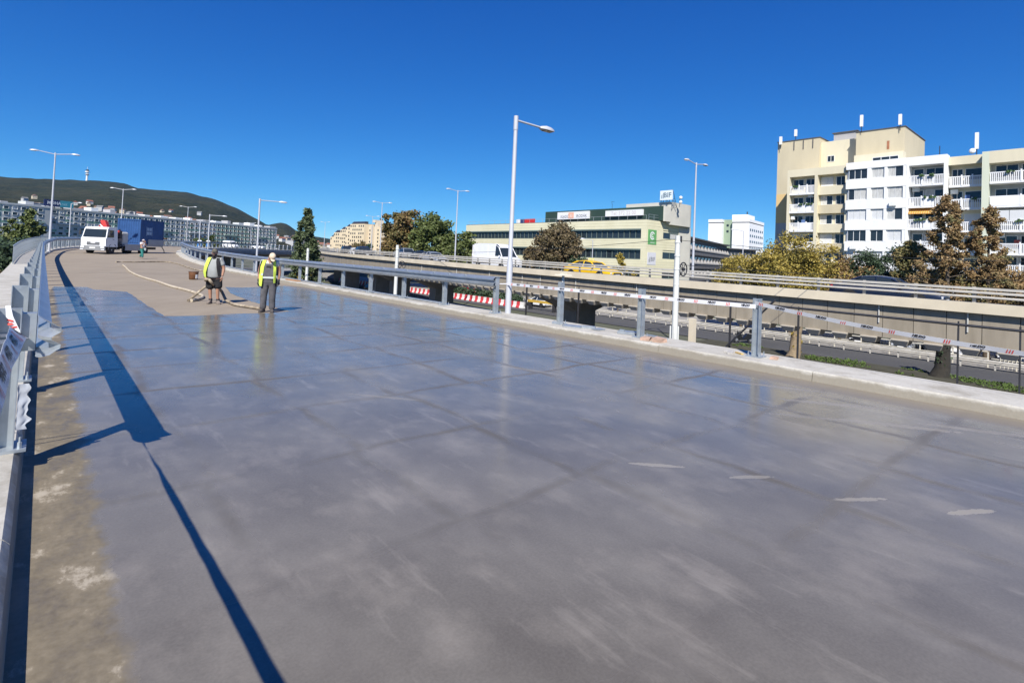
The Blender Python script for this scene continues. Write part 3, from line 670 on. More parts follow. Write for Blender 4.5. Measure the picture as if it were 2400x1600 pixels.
# lower left part with balconies, cream
bx('wall', CREAM, ap, 1.6, 12, 25.5, 33.6, 0, zf(17.1)); bx('parapet', CREAM, ap, .5, 1.599, 25.75, 33.6, zf(16.05), zf(17.15))
for (a, c) in ((33.25, 33.6), (29.35, 29.75), (25.5, 25.75)): bx('fin', CREAM, ap, .5, 1.599, a, c, 0, zf(16.049))
for i, zb in enumerate([13.45, 10.7, 7.87, 5.05, 2.25, -.5]):
    balcony(ap, 29.76, 33.24, zf(zb), 1.2, .55, 1.04, [(.1, .55)] if i in (1, 2) else ([(.01, .99)] if i > 2 else None))
    window(ap, 31.6, 33.1, zf(zb) + .7, zf(zb) + 2.3, 1.48, 2, SHUT if i == 3 else GLASS); window(ap, 29.95, 31.3, zf(zb) + .1, zf(zb) + 2.3, 1.48, 2, GLASS)
    bx('spandrel', SAND if i % 2 else CREAM, ap, .9, 1.599, 25.751, 29.349, zf(zb) - .3, zf(zb) + .95)
    window(ap, 27.6, 29.2, zf(zb) + 1.0, zf(zb) + 2.35, 1.45, 2, SHUT if i in (0, 3) else [GLASS, CURT]); window(ap, 25.9, 27.2, zf(zb) + 1.0, zf(zb) + 2.35, 1.45, 2, GLASS)
    if i == 2: bx('air_conditioner', WHITE, ap, .9, 1.3, 32.6, 33.1, zf(zb) + 1.75, zf(zb) + 2.3)
bx('roof', ROOFM, ap, 1, 12.2, -4, 33, zf(16.9), zf(16.98))
random.seed(9)
ACM = M().box(0, .35, 0, .75, 0, .55).box(-.01, 0, .1, .5, .08, .47).mesh('air_conditioner', WHITE)
for x_, y_, z_ in ((1.1, 17.3, 12.9), (1.1, 15.1, 4.6), (.02 + 1.45, 13.4, 12.4), (.45, 4.2, 12.6), (1.15, 30.1, 12.9), (-.36, 19.5, 11.0), (-.36, 24.0, 5.2), (.45, 8.9, 6.8)): put(ACM, 'air_conditioner', ap, (x_, y_, zf(z_)))
PLANT = mat('balcony plants', (.05, .10, .03), .9, 0, .5, 9.); LAUN = [mat('laundry red', (.4, .08, .07), .9, 0, .1), mat('laundry blue', (.12, .2, .4), .9, 0, .1), mat('laundry white', (.7, .7, .68), .9, 0, .05)]
for i in range(16):
    y_, z_, x_ = random.choice(((15 + random.random() * 2.6, random.choice((13.62, 10.8, 7.94)), -.12), (11.3 + random.random() * 2.4, random.choice((13.3, 10.45)), .68), (3.6 + random.random() * 6, random.choice((13.3, 7.55, 4.85)), -.7), (30.2 + random.random() * 2.4, random.choice((13.45, 10.7)), .42)))
    m = M(); [m.cbox((random.uniform(-.08, .08), random.uniform(-.3, .3), random.uniform(.05, .3)), .14, .2, .16, random.uniform(0, 3)) for _ in range(6)]; o = m.build('flower_box', PLANT, ap, False, (x_, y_, zf(z_) + 1.0)); o['kind'] = 'stuff'
for i, (y_, z_) in enumerate(((15.4, 5.1), (12.2, 10.45), (6.1, 13.3), (7.6, 4.85), (31.2, 7.87))): M().box(0, .03, 0, .5, 0, .8).build('laundry', LAUN[i % 3], ap, False, (.75 if y_ < 11 else 1.2, y_, zf(z_) + .9))
# rear tower with stepped roof
bx('tower_wall', SAND, ap, 5.4, 16, 30.9, 37.2, 0, zf(22.75)); bx('tower_wall', OCHRE, ap, 5.36, 5.399, 35.2, 37.2, zf(9.5), zf(14.2)); bx('tower_wall', GREYR, ap, 5.36, 5.399, 35.2, 37.2, 0, zf(9.49))
bx('tower_wall', CREAM, ap, 6.2, 16, 25.7, 30.899, 0, zf(22.1)); bx('tower_wall', SAND, ap, 4.6, 16, 19.75, 25.699, 0, zf(22.55))
bx('penthouse', CREAM, ap, 3.2, 4.599, 19.6, 25.5, zf(17), zf(18.9)); window(ap, 20.1, 23.2, zf(17.2), zf(18.35), 3.1, 3, GLASS)
for zb in (18.9, 16.8): window(ap, 29.0, 30.0, zf(zb), zf(zb) + .95, 6.08, 2, GLASS)
bx('cornice', ROOFM, ap, 5.3, 16.1, 30.8, 37.3, zf(22.755), zf(22.85)); bx('cornice', ROOFM, ap, 4.5, 16.1, 19.65, 25.8, zf(22.555), zf(22.66))
bx('vent_house', GREYR, ap, 7.5, 11, 26.5, 29.6, zf(22.105), zf(23.5)); bx('vent_cap', ROOFM, ap, 7.3, 11.2, 26.3, 29.8, zf(23.505), zf(23.62))
bx('hatch', mat('rust door', (.35, .15, .08), .8, 0, .2), ap, 4.57, 4.599, 21.55, 21.85, zf(19.6), zf(20.8))
for y in (34.6, 33.2, 31.8): bx('wall_rib', ROOFM, ap, 5.33, 5.398, y, y + .12, zf(21.2), zf(22.6))
def antenna(p, x, y, z, h, panel=True):
    a = M().tube([(x, y, z), (x, y, z + h)], .05, 6).build('antenna', DARKM, p)
    if panel: M().box(x - .16, x + .16, y - .18, y + .18, z + h * .35, z + h).build('antenna_panel', WHITE, a)
antenna(ap, 5.0, 36.6, zf(21.6), 2.0); antenna(ap, 5.5, 34.5, zf(22.86), 1.7); antenna(ap, 4.4, 20.3, zf(22.0), 2.3); antenna(ap, 4.4, 25.0, zf(22.4), 2.6); antenna(ap, 3, 11.9, zf(17), 3.2); antenna(ap, 3, 15.6, zf(17), 2.0, False)
M().ball((2.9, 12.3, zf(17.9)), .25, .35, .35, 10, 6).build('dish', WHITE, ap)

# --- pale yellow office with dark ribbon windows (corner at s=54.5, n=79)
YEL, t, b = nodes('pale yellow cladding'); cc = N(t, 'ShaderNodeTexCoord').outputs['Object']; wv = N(t, 'ShaderNodeTexWave', Scale=.42); wv.bands_direction = 'Z'; t.links.new(cc, wv.inputs[0])
f = noise_tex(t, .3, 5, .6, cc); c = ramp(t, f, [(.3, (.66, .62, .42)), (.7, (.74, .70, .50))])
t.links.new(c, b.inputs['Base Color']); b.inputs['Roughness'].default_value = .75
of = thing('office_building', 'pale yellow office with dark ribbon windows and green rooftop storey, centre right', 'office building', W(54.5, 79, GZ), AL)
L1 = 53.0
bx('core', GREYR, of, .7, 15, .7, L1, 0, zf(9.2))
TRIM = mat('green grey trim', (.16, .21, .19), .5, 0, .08)
for z0, z1 in ((8.12, 9.68), (4.55, 6.38), (1.0, 2.72), (-2.7, -.85)):
    # cladding courses: visible horizontal joints
    k = max(1, round((z1 - z0) / .46))
    for i in range(k):
        a = z0 + (z1 - z0) * i / k + .012; c = z0 + (z1 - z0) * (i + 1) / k - .012
        bx('cladding_course', YEL, of, 0, .69, 0, L1, zf(a), zf(c)); bx('cladding_course', YEL, of, .691, 10.4, 0, .69, zf(a), zf(c))
for z0, z1 in ((6.38, 8.12), (2.72, 4.55), (-.85, 1.0)):
    bx('cladding_course', YEL, of, 0, .69, 0, 1.1, zf(z0) + .001, zf(z1) - .001); bx('cladding_course', YEL, of, .691, 5.2, 0, .69, zf(z0) + .001, zf(z1) - .001)
    bx('sill', TRIM, of, -.05, .4, 1.1, L1, zf(z0) - .0, zf(z0) + .08); bx('lintel', TRIM, of, -.02, .45, 1.1, L1, zf(z1) - .22, zf(z1) - .002)
    y = 1.15
    while y < L1 - .3:
        w_ = min(2.55, L1 - y); o = M().box(.28, .36, y, y + .07, zf(z0) + .081, zf(z1) - .221).box(.28, .36, y + w_ * .5, y + w_ * .5 + .06, zf(z0) + .081, zf(z1) - .221).build('window', TRIM, of)
        M().box(.40, .42, y + .07, y + w_, zf(z0) + .081, zf(z1) - .221).build('pane', GLASS, o); y += 2.55
    wz0, wz1 = zf(z0) + .25, zf(z1) - .35; o = M().box(5.21, 10.39, .10, .16, wz0, wz0 + .09).box(5.21, 10.39, .10, .16, wz1 - .09, wz1).box(5.21, 5.3, .10, .16, wz0 + .09, wz1 - .09).box(10.3, 10.39, .10, .16, wz0 + .09, wz1 - .09).box(7.6, 7.7, .10, .16, wz0 + .09, wz1 - .09).build('window', TRIM, of)
    M().box(5.3, 7.6, .17, .19, wz0, wz1).build('pane', GLASS, o); M().box(7.7, 10.3, .17, .19, wz0, wz1).build('pane', CURT if z0 > 6 else GLASS, o)
    bx('cladding_course', YEL, of, 5.2, 10.4, .1, .69, zf(z0) + .001, zf(z0) + .24); bx('cladding_course', YEL, of, 5.2, 10.4, .1, .69, zf(z1) - .34, zf(z1) - .001)
bx('roof', ROOFM, of, .1, 15, 1.4, L1, zf(9.69), zf(9.78)); bx('roof', ROOFM, of, .1, 6, .1, 1.39, zf(9.69), zf(9.78))
# roof edge rail
rl = M(); rl.box(.4, .44, 0.4, L1, zf(10.5), zf(10.54))
for i in range(27): rl.box(.4, .44, .4 + i * 2, .44 + i * 2, zf(9.78), zf(10.5))
rl.build('roof_railing', mat('pale steel', (.45, .47, .48), .5, .3, .05), of)
TOW = mat('pale tower concrete', (.58, .56, .49), .85, 0, .1, .3)
for y0_, y1_, m_ in ((29.6, 32.9, RED), (33.0, 34.3, mat('banner navy', (.03, .05, .15), .6, 0, 0)), (34.4, 35.6, WHITE)): bx('roof_banner', m_, of, 1.2, 1.3, y0_, y1_, zf(9.85), zf(10.75))
# green set-back storey
DKG = mat('dark green cladding', (.030, .058, .042), .55, 0, .12, .5)
bx('rooftop_storey', DKG, of, 4, 13, -.6, 29.2, zf(9.79), zf(12.45))
bx('wall', TOW, of, 4.1, 5.99, -.95, -.601, zf(9.7), zf(12.4))
SIGNW = mat('sign white', (.78, .78, .78), .4, 0, 0); TXG = mat('sign grey print', (.20, .21, .23), .5, 0, 0); TXP = mat('faded sign print', (.62, .56, .52), .5, 0, 0); TXO = mat('sign orange', (.78, .42, .28), .5, 0, 0)
sb = M().box(3.55, 3.99, 16.4, 25.1, zf(10.62), zf(12.15)).build('sign_board', SIGNW, of)
RS = (R(90), 0, R(-90))
text_on('KIADÓ', .80, TXG, sb, (3.535, 22.9, zf(11.15)), RS, bold=.012); text_on('IRODÁK', .78, TXG, sb, (3.535, 18.3, zf(11.2)), RS, bold=.012)
M().box(3.53, 3.548, 20.4, 21.9, zf(10.75), zf(12.0)).build('logo_square', TXO, sb); text_on('33', .8, SIGNW, sb, (3.52, 21.15, zf(11.3)), RS)
sb = M().box(3.55, 3.99, 3.5, 12.1, zf(10.85), zf(11.98)).build('sign_board', SIGNW, of); text_on('Tel: 372 22 00', 1.0, TXP, sb, (3.535, 7.8, zf(11.38)), RS, bold=.012)
# wall signs on the gable near the corner
LOGG = mat('sign green', (.13, .36, .12), .5, 0, .05)
RG = (R(90), 0, 0)
def on_gable(x, z): return (x, -.06, z)
sg = M().box(.5, 3.05, -.05, -.001, zf(5.4), zf(8.0)).build('green_sign', LOGG, of)
m = M(); c = Vector((1.78, -.058, zf(6.95)))
for a0, a1, r0, r1 in ((.5, 5.6, .50, .72), (1.0, 6.0, .16, .34)):
    A = np.linspace(a0, a1, 22); m.ring([[c + Vector((r * math.cos(a), 0, r * math.sin(a))) for r in (r0, r1)] for a in A], False)
m.build('round_emblem', SIGNW, sg); text_on('otthont', .42, SIGNW, sg, (1.78, -.058, zf(5.75)), RG)
sg = M().box(.5, 3.05, -.05, -.001, zf(1.8), zf(4.0)).build('white_sign', mat('sign pale grey', (.62, .62, .66), .5, 0, .04), of)
def bars_logo(p, x, y, z, h, rot_z=0, m_=TXG):
    o = M()
    for k in range(2): o.add([(x + k * .26 * h - .1 * h, y, z - h / 2), (x + k * .26 * h + .08 * h, y, z - h / 2), (x + k * .26 * h + .08 * h, y, z + h * (.15 + .35 * k)), (x + k * .26 * h - .1 * h + .0, y, z + h * (.0 + .35 * k))], [(0, 1, 2, 3)])
    return o.build('logo_bars', m_, p)
bars_logo(sg, 1.0, -.056, zf(2.75), .95); text_on('BIF', 1.05, TXG, sg, (2.15, -.058, zf(2.75)), RG, bold=.02)
# concrete stair tower at the end of the gable
TOW = mat('pale tower concrete', (.52, .50, .44), .85, 0, .12, .3)
pr = [(10.4, -.05), (14.2, -.05)] + [(14.2 + 1.3 * math.sin(a), 1.25 - 1.3 * math.cos(a)) for a in np.linspace(.2, 1.57, 6)] + [(15.5, 9), (10.4, 9)]
M().ring([[(x, y, 0) for x, y in pr], [(x, y, zf(9.2)) for x, y in pr]]).build('stair_tower', TOW, of, 30)
pr2 = [(6.0, -.9), (12.4, -.9)] + [(12.4 + 1.9 * math.sin(a), 1.0 - 1.9 * math.cos(a)) for a in np.linspace(.2, 1.57, 6)] + [(14.3, 9), (6.0, 9)]
M().ring([[(x, y, zf(9.21)) for x, y in pr2], [(x, y, zf(13.35)) for x, y in pr2]]).build('stair_tower', TOW, of, 30)
rl = M()
for i in range(6): rl.box(1 + i * 1.6, 1.05 + i * 1.6, .3, .35, zf(9.78), zf(10.7))
for z in (10.25, 10.7): rl.box(1, 9.4, .3, .35, zf(z), zf(z) + .05)
rl.build('roof_railing', GALV, of)
# roof sign on a lattice
ls = thing('rooftop_sign', 'white rooftop sign with grey lettering on a lattice frame over the office', 'sign', W(54.3, 84.5, 12.4), AL)
text_m = SIGNW
b_ = M().box(-.12, .12, -1.25, 1.25, 1.25, 3.0).build('panel', mat('sign sky white', (.72, .78, .80), .4, 0, 0), ls)
text_on('BIF', 1.25, mat('sign blue grey', (.10, .17, .22), .5, 0, 0), b_, (-.135, -.3, 2.1), RS, bold=.02)
o = M()
for k in range(2): o.add([(-.135, .95 - k * .3, 1.55), (-.135, .8 - k * .3, 1.55), (-.135, .8 - k * .3, 2.3 + .35 * k), (-.135, .95 - k * .3, 2.1 + .35 * k)], [(0, 1, 2, 3)])
o.build('logo_bars', MATS['sign blue grey'], b_)
STEEL = mat('blue steel', (.05, .08, .13), .5, .3, .1); fm = M()
for y in (-1.2, 1.2, 0):
    fm.tube([(.1, y, 0), (.1, y, 3.1)], .05, 5).tube([(1.6, y, 0), (.15, y, 3.0)], .05, 5).tube([(.1, y, 0), (1.0, y, 1.3)], .04, 5).tube([(.1, y, 1.4), (1.6, y, 0)], .04, 5)
fm.tube([(1.6, -1.2, 0), (.1, 1.2, 0)], .04, 5).tube([(.9, -1.2, 1.5), (.1, 1.2, 1.5)], .04, 5); fm.build('lattice', STEEL, ls)
M().ball((1.2, -2.2, 1.7), .3, .3, .3, 10, 6).build('dish', WHITE, ls); M().ball((1.2, -2.2, .9), .3, .3, .3, 10, 6).build('dish', WHITE, ls); M().tube([(1.2, -2.0, 0), (1.2, -2.0, 1.9)], .05, 5).build('mast', STEEL, ls)
# little rooftop masts
for y, h in ((14, 1.9), (1.6, 2.2)):
    M().tube([(8, y, zf(12.45)), (8, y, zf(12.45) + h * .7), (8, y + .2, zf(12.45) + h), (8, y - .5, zf(12.45) + h)], .04, 5).build('roof_mast', STEEL, of)

# --- brutalist grey office wing with wedge-shaped window hoods
DKC = mat('dark grey concrete', (.13, .125, .125), .9, 0, .12, .3); MGC = mat('mid grey concrete', (.33, .31, .285), .9, 0, .1, .3); FIN = mat('pale fin', (.34, .33, .32), .85, 0, .08)
def wing(lab, p0, p1, depth, ztop, zs_, m_, nw, roofm):
    p0, p1 = Vector((*p0, 0)), Vector((*p1, 0)); d = (p1 - p0); L = d.length; rz = math.atan2(d.y, d.x)
    o = thing('office_wing', lab, 'office building', (p0.x, p0.y, GZ), rz)       # local x along the front, y into the block
    M().box(0, L, 0.5, depth, 0, zf(ztop)).build('core', DKC, o)
    M().box(-.4, L + .2, -.5, depth + .3, zf(ztop), zf(ztop) + .35).build('roof', roofm, o)
    for z in zs_:
        M().box(0, L, -.25, .499, zf(z) - 1.6, zf(z) - .35).build('band', m_, o)
        M().box(0, L, -.45, .499, zf(z) - .349, zf(z)).build('ledge', MGC, o)
        for i in range(nw):
            x = L * (i + .15) / nw; w_ = L / nw
            wd = M().box(x, x + w_ * .7, .44, .498, zf(z) + .01, zf(z) + 1.55).build('window', GLASS, o)
            M().add([(x + w_ * .72, .45, zf(z)), (x + w_ * .95, .45, zf(z)), (x + w_ * .95, -.4, zf(z)), (x + w_ * .72, -.4, zf(z)), (x + w_ * .8, .45, zf(z) + 1.5), (x + w_ * .87, .45, zf(z) + 1.5)], [(0, 1, 2, 3), (0, 3, 4), (1, 5, 2), (2, 5, 4, 3), (0, 4, 5, 1)]).build('fin', FIN, wd)
    return o
wing('dark grey office wing with rows of wedge fins right of the yellow office', (46.5, 141), (76.7, 189), 20, 9.4, (6.6, 2.9, -.6), DKC, 13, ROOFM)
wing('lighter grey office wing with toothed window hoods beside the dark grey wing', (76.9, 189.3), (90.6, 197), 16, 8.6, (5.8, 2.2, -1.5), MGC, 8, ROOFM)

# --- white high-rise slabs behind
hr = thing('apartment_tower', 'white high-rise with windowless end walls and a pale green stairwell', 'apartment tower', (103.5, 282, GZ), R(-40))
PW = grain('white panel', (.80, .80, .80), .03, .1); LG = grain('stairwell green', (.30, .38, .27), .08, .1)
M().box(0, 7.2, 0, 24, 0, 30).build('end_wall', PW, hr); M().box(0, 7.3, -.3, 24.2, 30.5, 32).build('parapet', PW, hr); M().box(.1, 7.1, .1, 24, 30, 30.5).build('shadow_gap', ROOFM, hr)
M().box(7.21, 12.3, 2.5, 24, 0, 32.0).build('stairwell', LG, hr)
for z in (25.3, 28.4): M().box(8.6, 9.7, 2.4, 2.499, z, z + 1.1).build('window', GLASS, hr)
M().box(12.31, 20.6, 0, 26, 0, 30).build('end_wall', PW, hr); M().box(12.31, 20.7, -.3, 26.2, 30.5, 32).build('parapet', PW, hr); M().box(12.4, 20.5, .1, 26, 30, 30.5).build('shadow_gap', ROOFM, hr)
M().box(9.5, 17.5, 8, 20, 32, 35).build('roof_house', PW, hr); M().tube([(16.8, 9, 35), (16.8, 9, 36.5)], .3, 6).build('roof_mast', DARKM, hr)
wm = M().box(0, .1, 0, 1.6, 0, 1.2).mesh('window', GLASS)
for i in range(9):
    for j in range(7): put(wm, 'window', hr, (20.56, 1.5 + j * 3.5, 2 + i * 3.0))
M().box(20.9, 50, 27, 50, 0, 17).build('low_block', PW, hr)
lb = thing('low_building', 'dark low building behind the golden tree, in shade', 'building', (78, 150, GZ), R(12)); M().box(0, 26, 0, 10, 0, 8.6).build('wall', DKC, lb); M().box(-.4, 26.4, -.4, 10.4, 8.6, 9.0).build('roof', ROOFM, lb)
for i in range(5): M().box(1.5 + i * 5, 4.5 + i * 5, -.08, -.001, 4, 6).build('window', GLASS, lb)

# --- cream stepped block on the centre left
cb = thing('apartment_block', 'long cream stepped apartment block with dark roof panels, far centre left', 'apartment block', (-150, 440, GZ), math.atan2(-37, 44))
CRM = grain('warm cream', (.68, .56, .38), .06, .1); DRP = mat('dark roof panel', (.05, .05, .06), .4, .2, .1)
segs = [(0, 5, 13.5, 0), (5, 16, 17, 0), (16, 24, 19.5, -1), (24, 31, 21.5, -1.5), (31, 50, 23.5, -2)]
wmesh = M().box(-.05, .05, 0, 0, 0, 0)
wmesh = M().box(0, 1.3, -.06, -.001, 0, 1.4).mesh('window', GLASS)
cnt = 0
for a, c, h, yo in segs:
    hh = h - GZ - 0; o = M().box(a, c - .01, yo, 14, 0, hh).build('wall', CRM, cb)
    M().box(a + .5, c - .5, yo + 1, 10, hh, hh + .2).build('roof', DRP, cb)
    M().hexa([(a + .8, yo + .5, hh + .2), (c - .8, yo + .5, hh + .2), (c - .8, yo + 4, hh + .2), (a + .8, yo + 4, hh + .2)], [(a + 1.8, yo + 1.8, hh + 2.0), (c - .8, yo + 1.8, hh + 2.0), (c - .8, yo + 4, hh + 2.0), (a + 1.8, yo + 4, hh + 2.0)]).build('roof_panel', DRP, cb)
    n = int((c - a) / 2.6); fl = int(hh / 2.85)
    for i in range(n):
        for j in range(1, fl):
            if (i * 7 + j * 3) % 6 != 0 and cnt < 290: put(wmesh, 'window', o, (a + .7 + i * (c - a) / n, yo, hh - 2.3 - (j - 1) * 2.85)); cnt += 1
CRS = grain('end wall cream', (.60, .52, .40), .05, .1)
M().box(50.01, 53.5, 2, 16, 0, 27).build('end_wall', CRS, cb); M().box(53.51, 57, 5, 20, 0, 30).build('end_wall', CRS, cb); M().box(57.01, 64, 4, 18, 0, 26.5).build('end_wall', CRM, cb)
M().box(52, 55, 4, 12, 30.01, 32).build('chimney', CRS, cb)
for j in range(8): put(wmesh, 'window', cb, (58.6, 4, 3 + 2.9 * j)); put(wmesh, 'window', cb, (51, 2, 3 + 2.85 * j))

# --- the very long grey-green slab block on the left
GP = [grain('panel grey', (.43, .45, .44), .1, .05), grain('panel green', (.30, .40, .34), .1, .05), grain('panel pale', (.50, .515, .51), .06, .05)]
DG = grain('panel deep green', (.16, .24, .21), .08, .05)
pa, pb_ = Vector((-283, 120, 0)), Vector((-181, 432, 0)); d = pb_ - pa; LL = d.length; rz = math.atan2(d.y, d.x)
sb = thing('slab_block', 'extremely long grey and green panel housing block below the hill on the left', 'apartment block', (pa.x, pa.y, GZ), rz)   # x along, y away (left of direction)
HH = 22.6; SH = 2.82; MOD = 3.6; wcount = 0
wA = M().box(0, 1.9, -.03, .03, 0, 1.25).mesh('window', GLASS)
wS = M().box(0, 1.0, -.03, .03, 0, 1.25).mesh('window', SHUT)
fA = M().box(-.08, 1.98, -.20, .0, -.16, -.04).box(-.10, -.03, -.16, .02, -.04, 1.3).box(1.93, 2.0, -.16, .02, -.04, 1.3).box(-.1, 2.0, -.16, .02, 1.26, 1.34).mesh('window_frame', FRAME)
nmod = int(LL / MOD); stuffm = M(); stufff = M(); greens = M(); darks = M(); random.seed(21)
x = 0; seg = 0
while x < LL - 1:
    n = random.choice((7, 8, 9)); x1 = min(LL, x + n * MOD); prot = 0.0
    if x1 > 150 and x < 165: pass
    yo = 6.0 if x < 161 else 12.0
    if x < 161 < x1: x1 = 161
    gm = GP[[0, 1, 0, 2, 1, 0][seg % 6]]
    w = M().box(x + .02, x1 - .02, yo, yo + 12, 0, HH).build('wall_panel', gm, sb)
    M().box(x + .02, x1 - .02, yo - .25, yo + 12.2, HH, HH + .9).build('parapet', GP[2] if seg % 2 else GP[0], sb)
    M().box(x + .4, x1 - .4, yo - .22, yo - .002, .5, 2.2).build('base_band', DG, sb)
    for r in range(8):
        z = .9 + r * SH
        if r in (2, 5): M().box(x + MOD * 2, min(x1 - .2, x + MOD * 5), yo - .9, yo - .003, z - .25, z + .55).build('loggia', GP[1] if seg % 3 else GP[2], sb)
        k = 0
        while x + (k + 1) * MOD <= x1 + .01:
            xx = x + k * MOD + .8
            big = 70 < xx < 215
            if (big and wcount < 290):
                o = put(random.choice((wA, wA, wA, wS)), 'window', sb, (xx, yo - .04, z)); put(fA, 'window_frame', o, (0, 0, 0)); wcount += 1
            else:
                stuffm.box(xx, xx + 1.9, yo - .07, yo - .01, z, z + 1.25); stufff.box(xx - .08, xx + 1.98, yo - .24, yo - .005, z - .16, z - .04); stufff.box(xx - .1, xx - .03, yo - .2, yo - .005, z - .03, z + 1.3); stufff.box(xx + 1.93, xx + 2.0, yo - .2, yo - .005, z - .03, z + 1.3)
            q = random.random()
            if q < .34: greens.box(xx - .75, xx + 2.7, yo - .05, yo - .001, z - 1.3, z - .2)
            elif q < .5: darks.box(xx - .75, xx + 2.7, yo - .06, yo - .001, z - 1.3, z - .2)
            elif q < .62: darks.box(xx + 2.05, xx + 2.75, yo - .055, yo - .001, z - .1, z + 1.2)
            k += 1
    seg += 1; x = x1
o = greens.build('green_panels', grain('panel leaf green', (.20, .33, .25), .12, .1), sb); o['kind'] = 'stuff'; o = darks.build('grey_panels', grain('panel slate', (.22, .25, .26), .12, .1), sb); o['kind'] = 'stuff'
o = stuffm.build('far_windows', GLASS, sb); o['kind'] = 'stuff'; o = stufff.build('far_window_frames', FRAME, sb); o['kind'] = 'stuff'
for i in range(26):
    xx = 60 + i * 10.5; ww = random.uniform(2, 7); M().box(xx, xx + ww, 14, 20, HH, HH + random.uniform(1.2, 3.2)).build('roof_house', random.choice([GP[2], GREYR, WHITE]), sb)
# billboard on its roof
NAVY = mat('billboard navy', (.02, .03, .10), .5, 0, 0); TEAL = mat('billboard teal', (.05, .30, .36), .5, 0, 0)
bb = thing('billboard', 'dark blue and teal roof billboard with white lettering on the long slab block', 'billboard', (pa.x + d.x / LL * 166, pa.y + d.y / LL * 166, GZ + HH + .9), rz)
M().box(-8, 1, 8.6, 8.9, .3, 4.4).build('panel', NAVY, bb); M().box(1.01, 9, 8.6, 8.9, .3, 4.4).build('panel', TEAL, bb)
for x_ in (-7, -2, 3, 8): M().box(x_, x_ + .3, 8.9, 9.3, -1, 4).build('support', DARKM, bb)
text_on('MOHA', 2.6, SIGNW, bb, (-2.4, 8.57, 2.4), (R(90), 0, 0), bold=.05); text_on('net', 2.6, mat('billboard pale', (.4, .7, .75), .5, 0, 0), bb, (3.6, 8.57, 2.3), (R(90), 0, 0))
bb.scale = (.82, 1, .85)
# ------------------------------------------------------------------ hills and the houses on them
HZ = [(-1500, 395), (-900, 398), (-400, 405), (0, 414), (60, 416), (130, 419.5), (204, 422), (257, 424), (295, 430), (321, 440), (388, 446), (430, 449), (461, 456), (508, 468), (552, 487), (591, 507), (617, 522), (626, 527), (639, 525), (660, 521), (673, 524), (693, 539), (720, 551), (780, 560), (900, 572), (1300, 604), (1900, 634), (2600, 662)]
def skyline(az):
    """ridge elevation (tan) by compass azimuth, from the survey above"""
    return np.interp(az, SKA, SKT)
SKA, SKT = [], []
rot = camo.matrix_world.to_3x3(); cyp = 606 - 1250 * math.tan(PIT)
for u, v in HZ:
    dd = rot @ Vector(((u - 1200) / 1250, -(v - cyp) / 1250, -1)); SKA.append(math.atan2(dd.x, dd.y)); SKT.append(dd.z / math.hypot(dd.x, dd.y))
def hill_z(az, r):
    ridge = 2900 * max(0.004, skyline(az)); u = (r - 700) / 2200
    if u <= 0: return GZ
    prof = u ** 1.08 if u < 1 else 1 - (u - 1) * 1.1
    x, y = r * math.sin(az), r * math.cos(az)
    nz = noise.fractal(Vector((x * .0016, y * .0016, .5)), 1, 2, 5) * 26 * min(1, u * 1.5) * min(1, max(.06, abs(1 - u) * 2.2)) * min(1, ridge / 150)
    return GZ + (ridge - GZ) * max(0, prof) + nz + noise.fractal(Vector((x * .02, y * .02, 9)), 1, 2, 3) * 3.2 * min(1, u * 4)
HILL, t, b = nodes('wooded hill'); pos = N(t, 'ShaderNodeNewGeometry').outputs['Position']
f1 = noise_tex(t, .0045, 7, .62, pos); f2 = noise_tex(t, .022, 6, .72, pos); f3 = noise_tex(t, .08, 3, .6, pos)
c = ramp(t, f1, [(.32, (.010, .018, .009)), (.47, (.020, .027, .012)), (.58, (.062, .052, .024)), (.7, (.028, .044, .016))])
c = mix(t, .55, c, ramp(t, f2, [(.35, (.003, .006, .004)), (.5, (.022, .027, .012)), (.66, (.075, .064, .033))]))
c = mix(t, .35, c, ramp(t, f3, [(.35, (.004, .007, .004)), (.65, (.055, .058, .03))]))
t.links.new(c, b.inputs['Base Color']); b.inputs['Roughness'].default_value = 1; b.inputs['Specular IOR Level'].default_value = .1; bump(t, b, f3, 1.0, 9)
AZ = np.linspace(-1.15, .75, 420); RR = list(np.linspace(690, 2900, 70)) + [3000, 3150, 3400, 3800]
m = M(); m.ring([[(r * math.sin(a), r * math.cos(a), hill_z(a, r)) for a in AZ] for r in RR], False)
kind(m.build('hill', HILL, None, 90), 'structure')
# relay tower on the ridge
az = math.atan2(-2331, 2900); r = 2900 * 1.0; px_, py_ = r * math.sin(az), r * math.cos(az); bz = hill_z(az, r) - 4
tv = thing('relay_tower', 'white relay tower with round dark platforms on the wooded hill ridge', 'tower', (px_, py_, bz)); tv.scale = (.62, .62, .68)
M().tube([(0, 0, 0), (0, 0, 62)], [6.5, 5.0], 14).build('shaft', WHITE, tv, 60); M().tube([(0, 0, 40), (0, 0, 42), (0, 0, 46), (0, 0, 50)], [6, 11, 12, 7], 16).build('lower_platform', GREYR, tv, 40)
M().tube([(0, 0, 56), (0, 0, 58), (0, 0, 64), (0, 0, 66)], [6, 12.5, 12.5, 6], 16).build('upper_platform', WHITE, tv, 40); M().tube([(0, 0, 66), (0, 0, 74), (0, 0, 76)], [9, 9, 3], 14).build('cap', DARKM, tv, 40); M().tube([(0, 0, 76), (0, 0, 92)], .9, 6).build('mast', WHITE, tv)
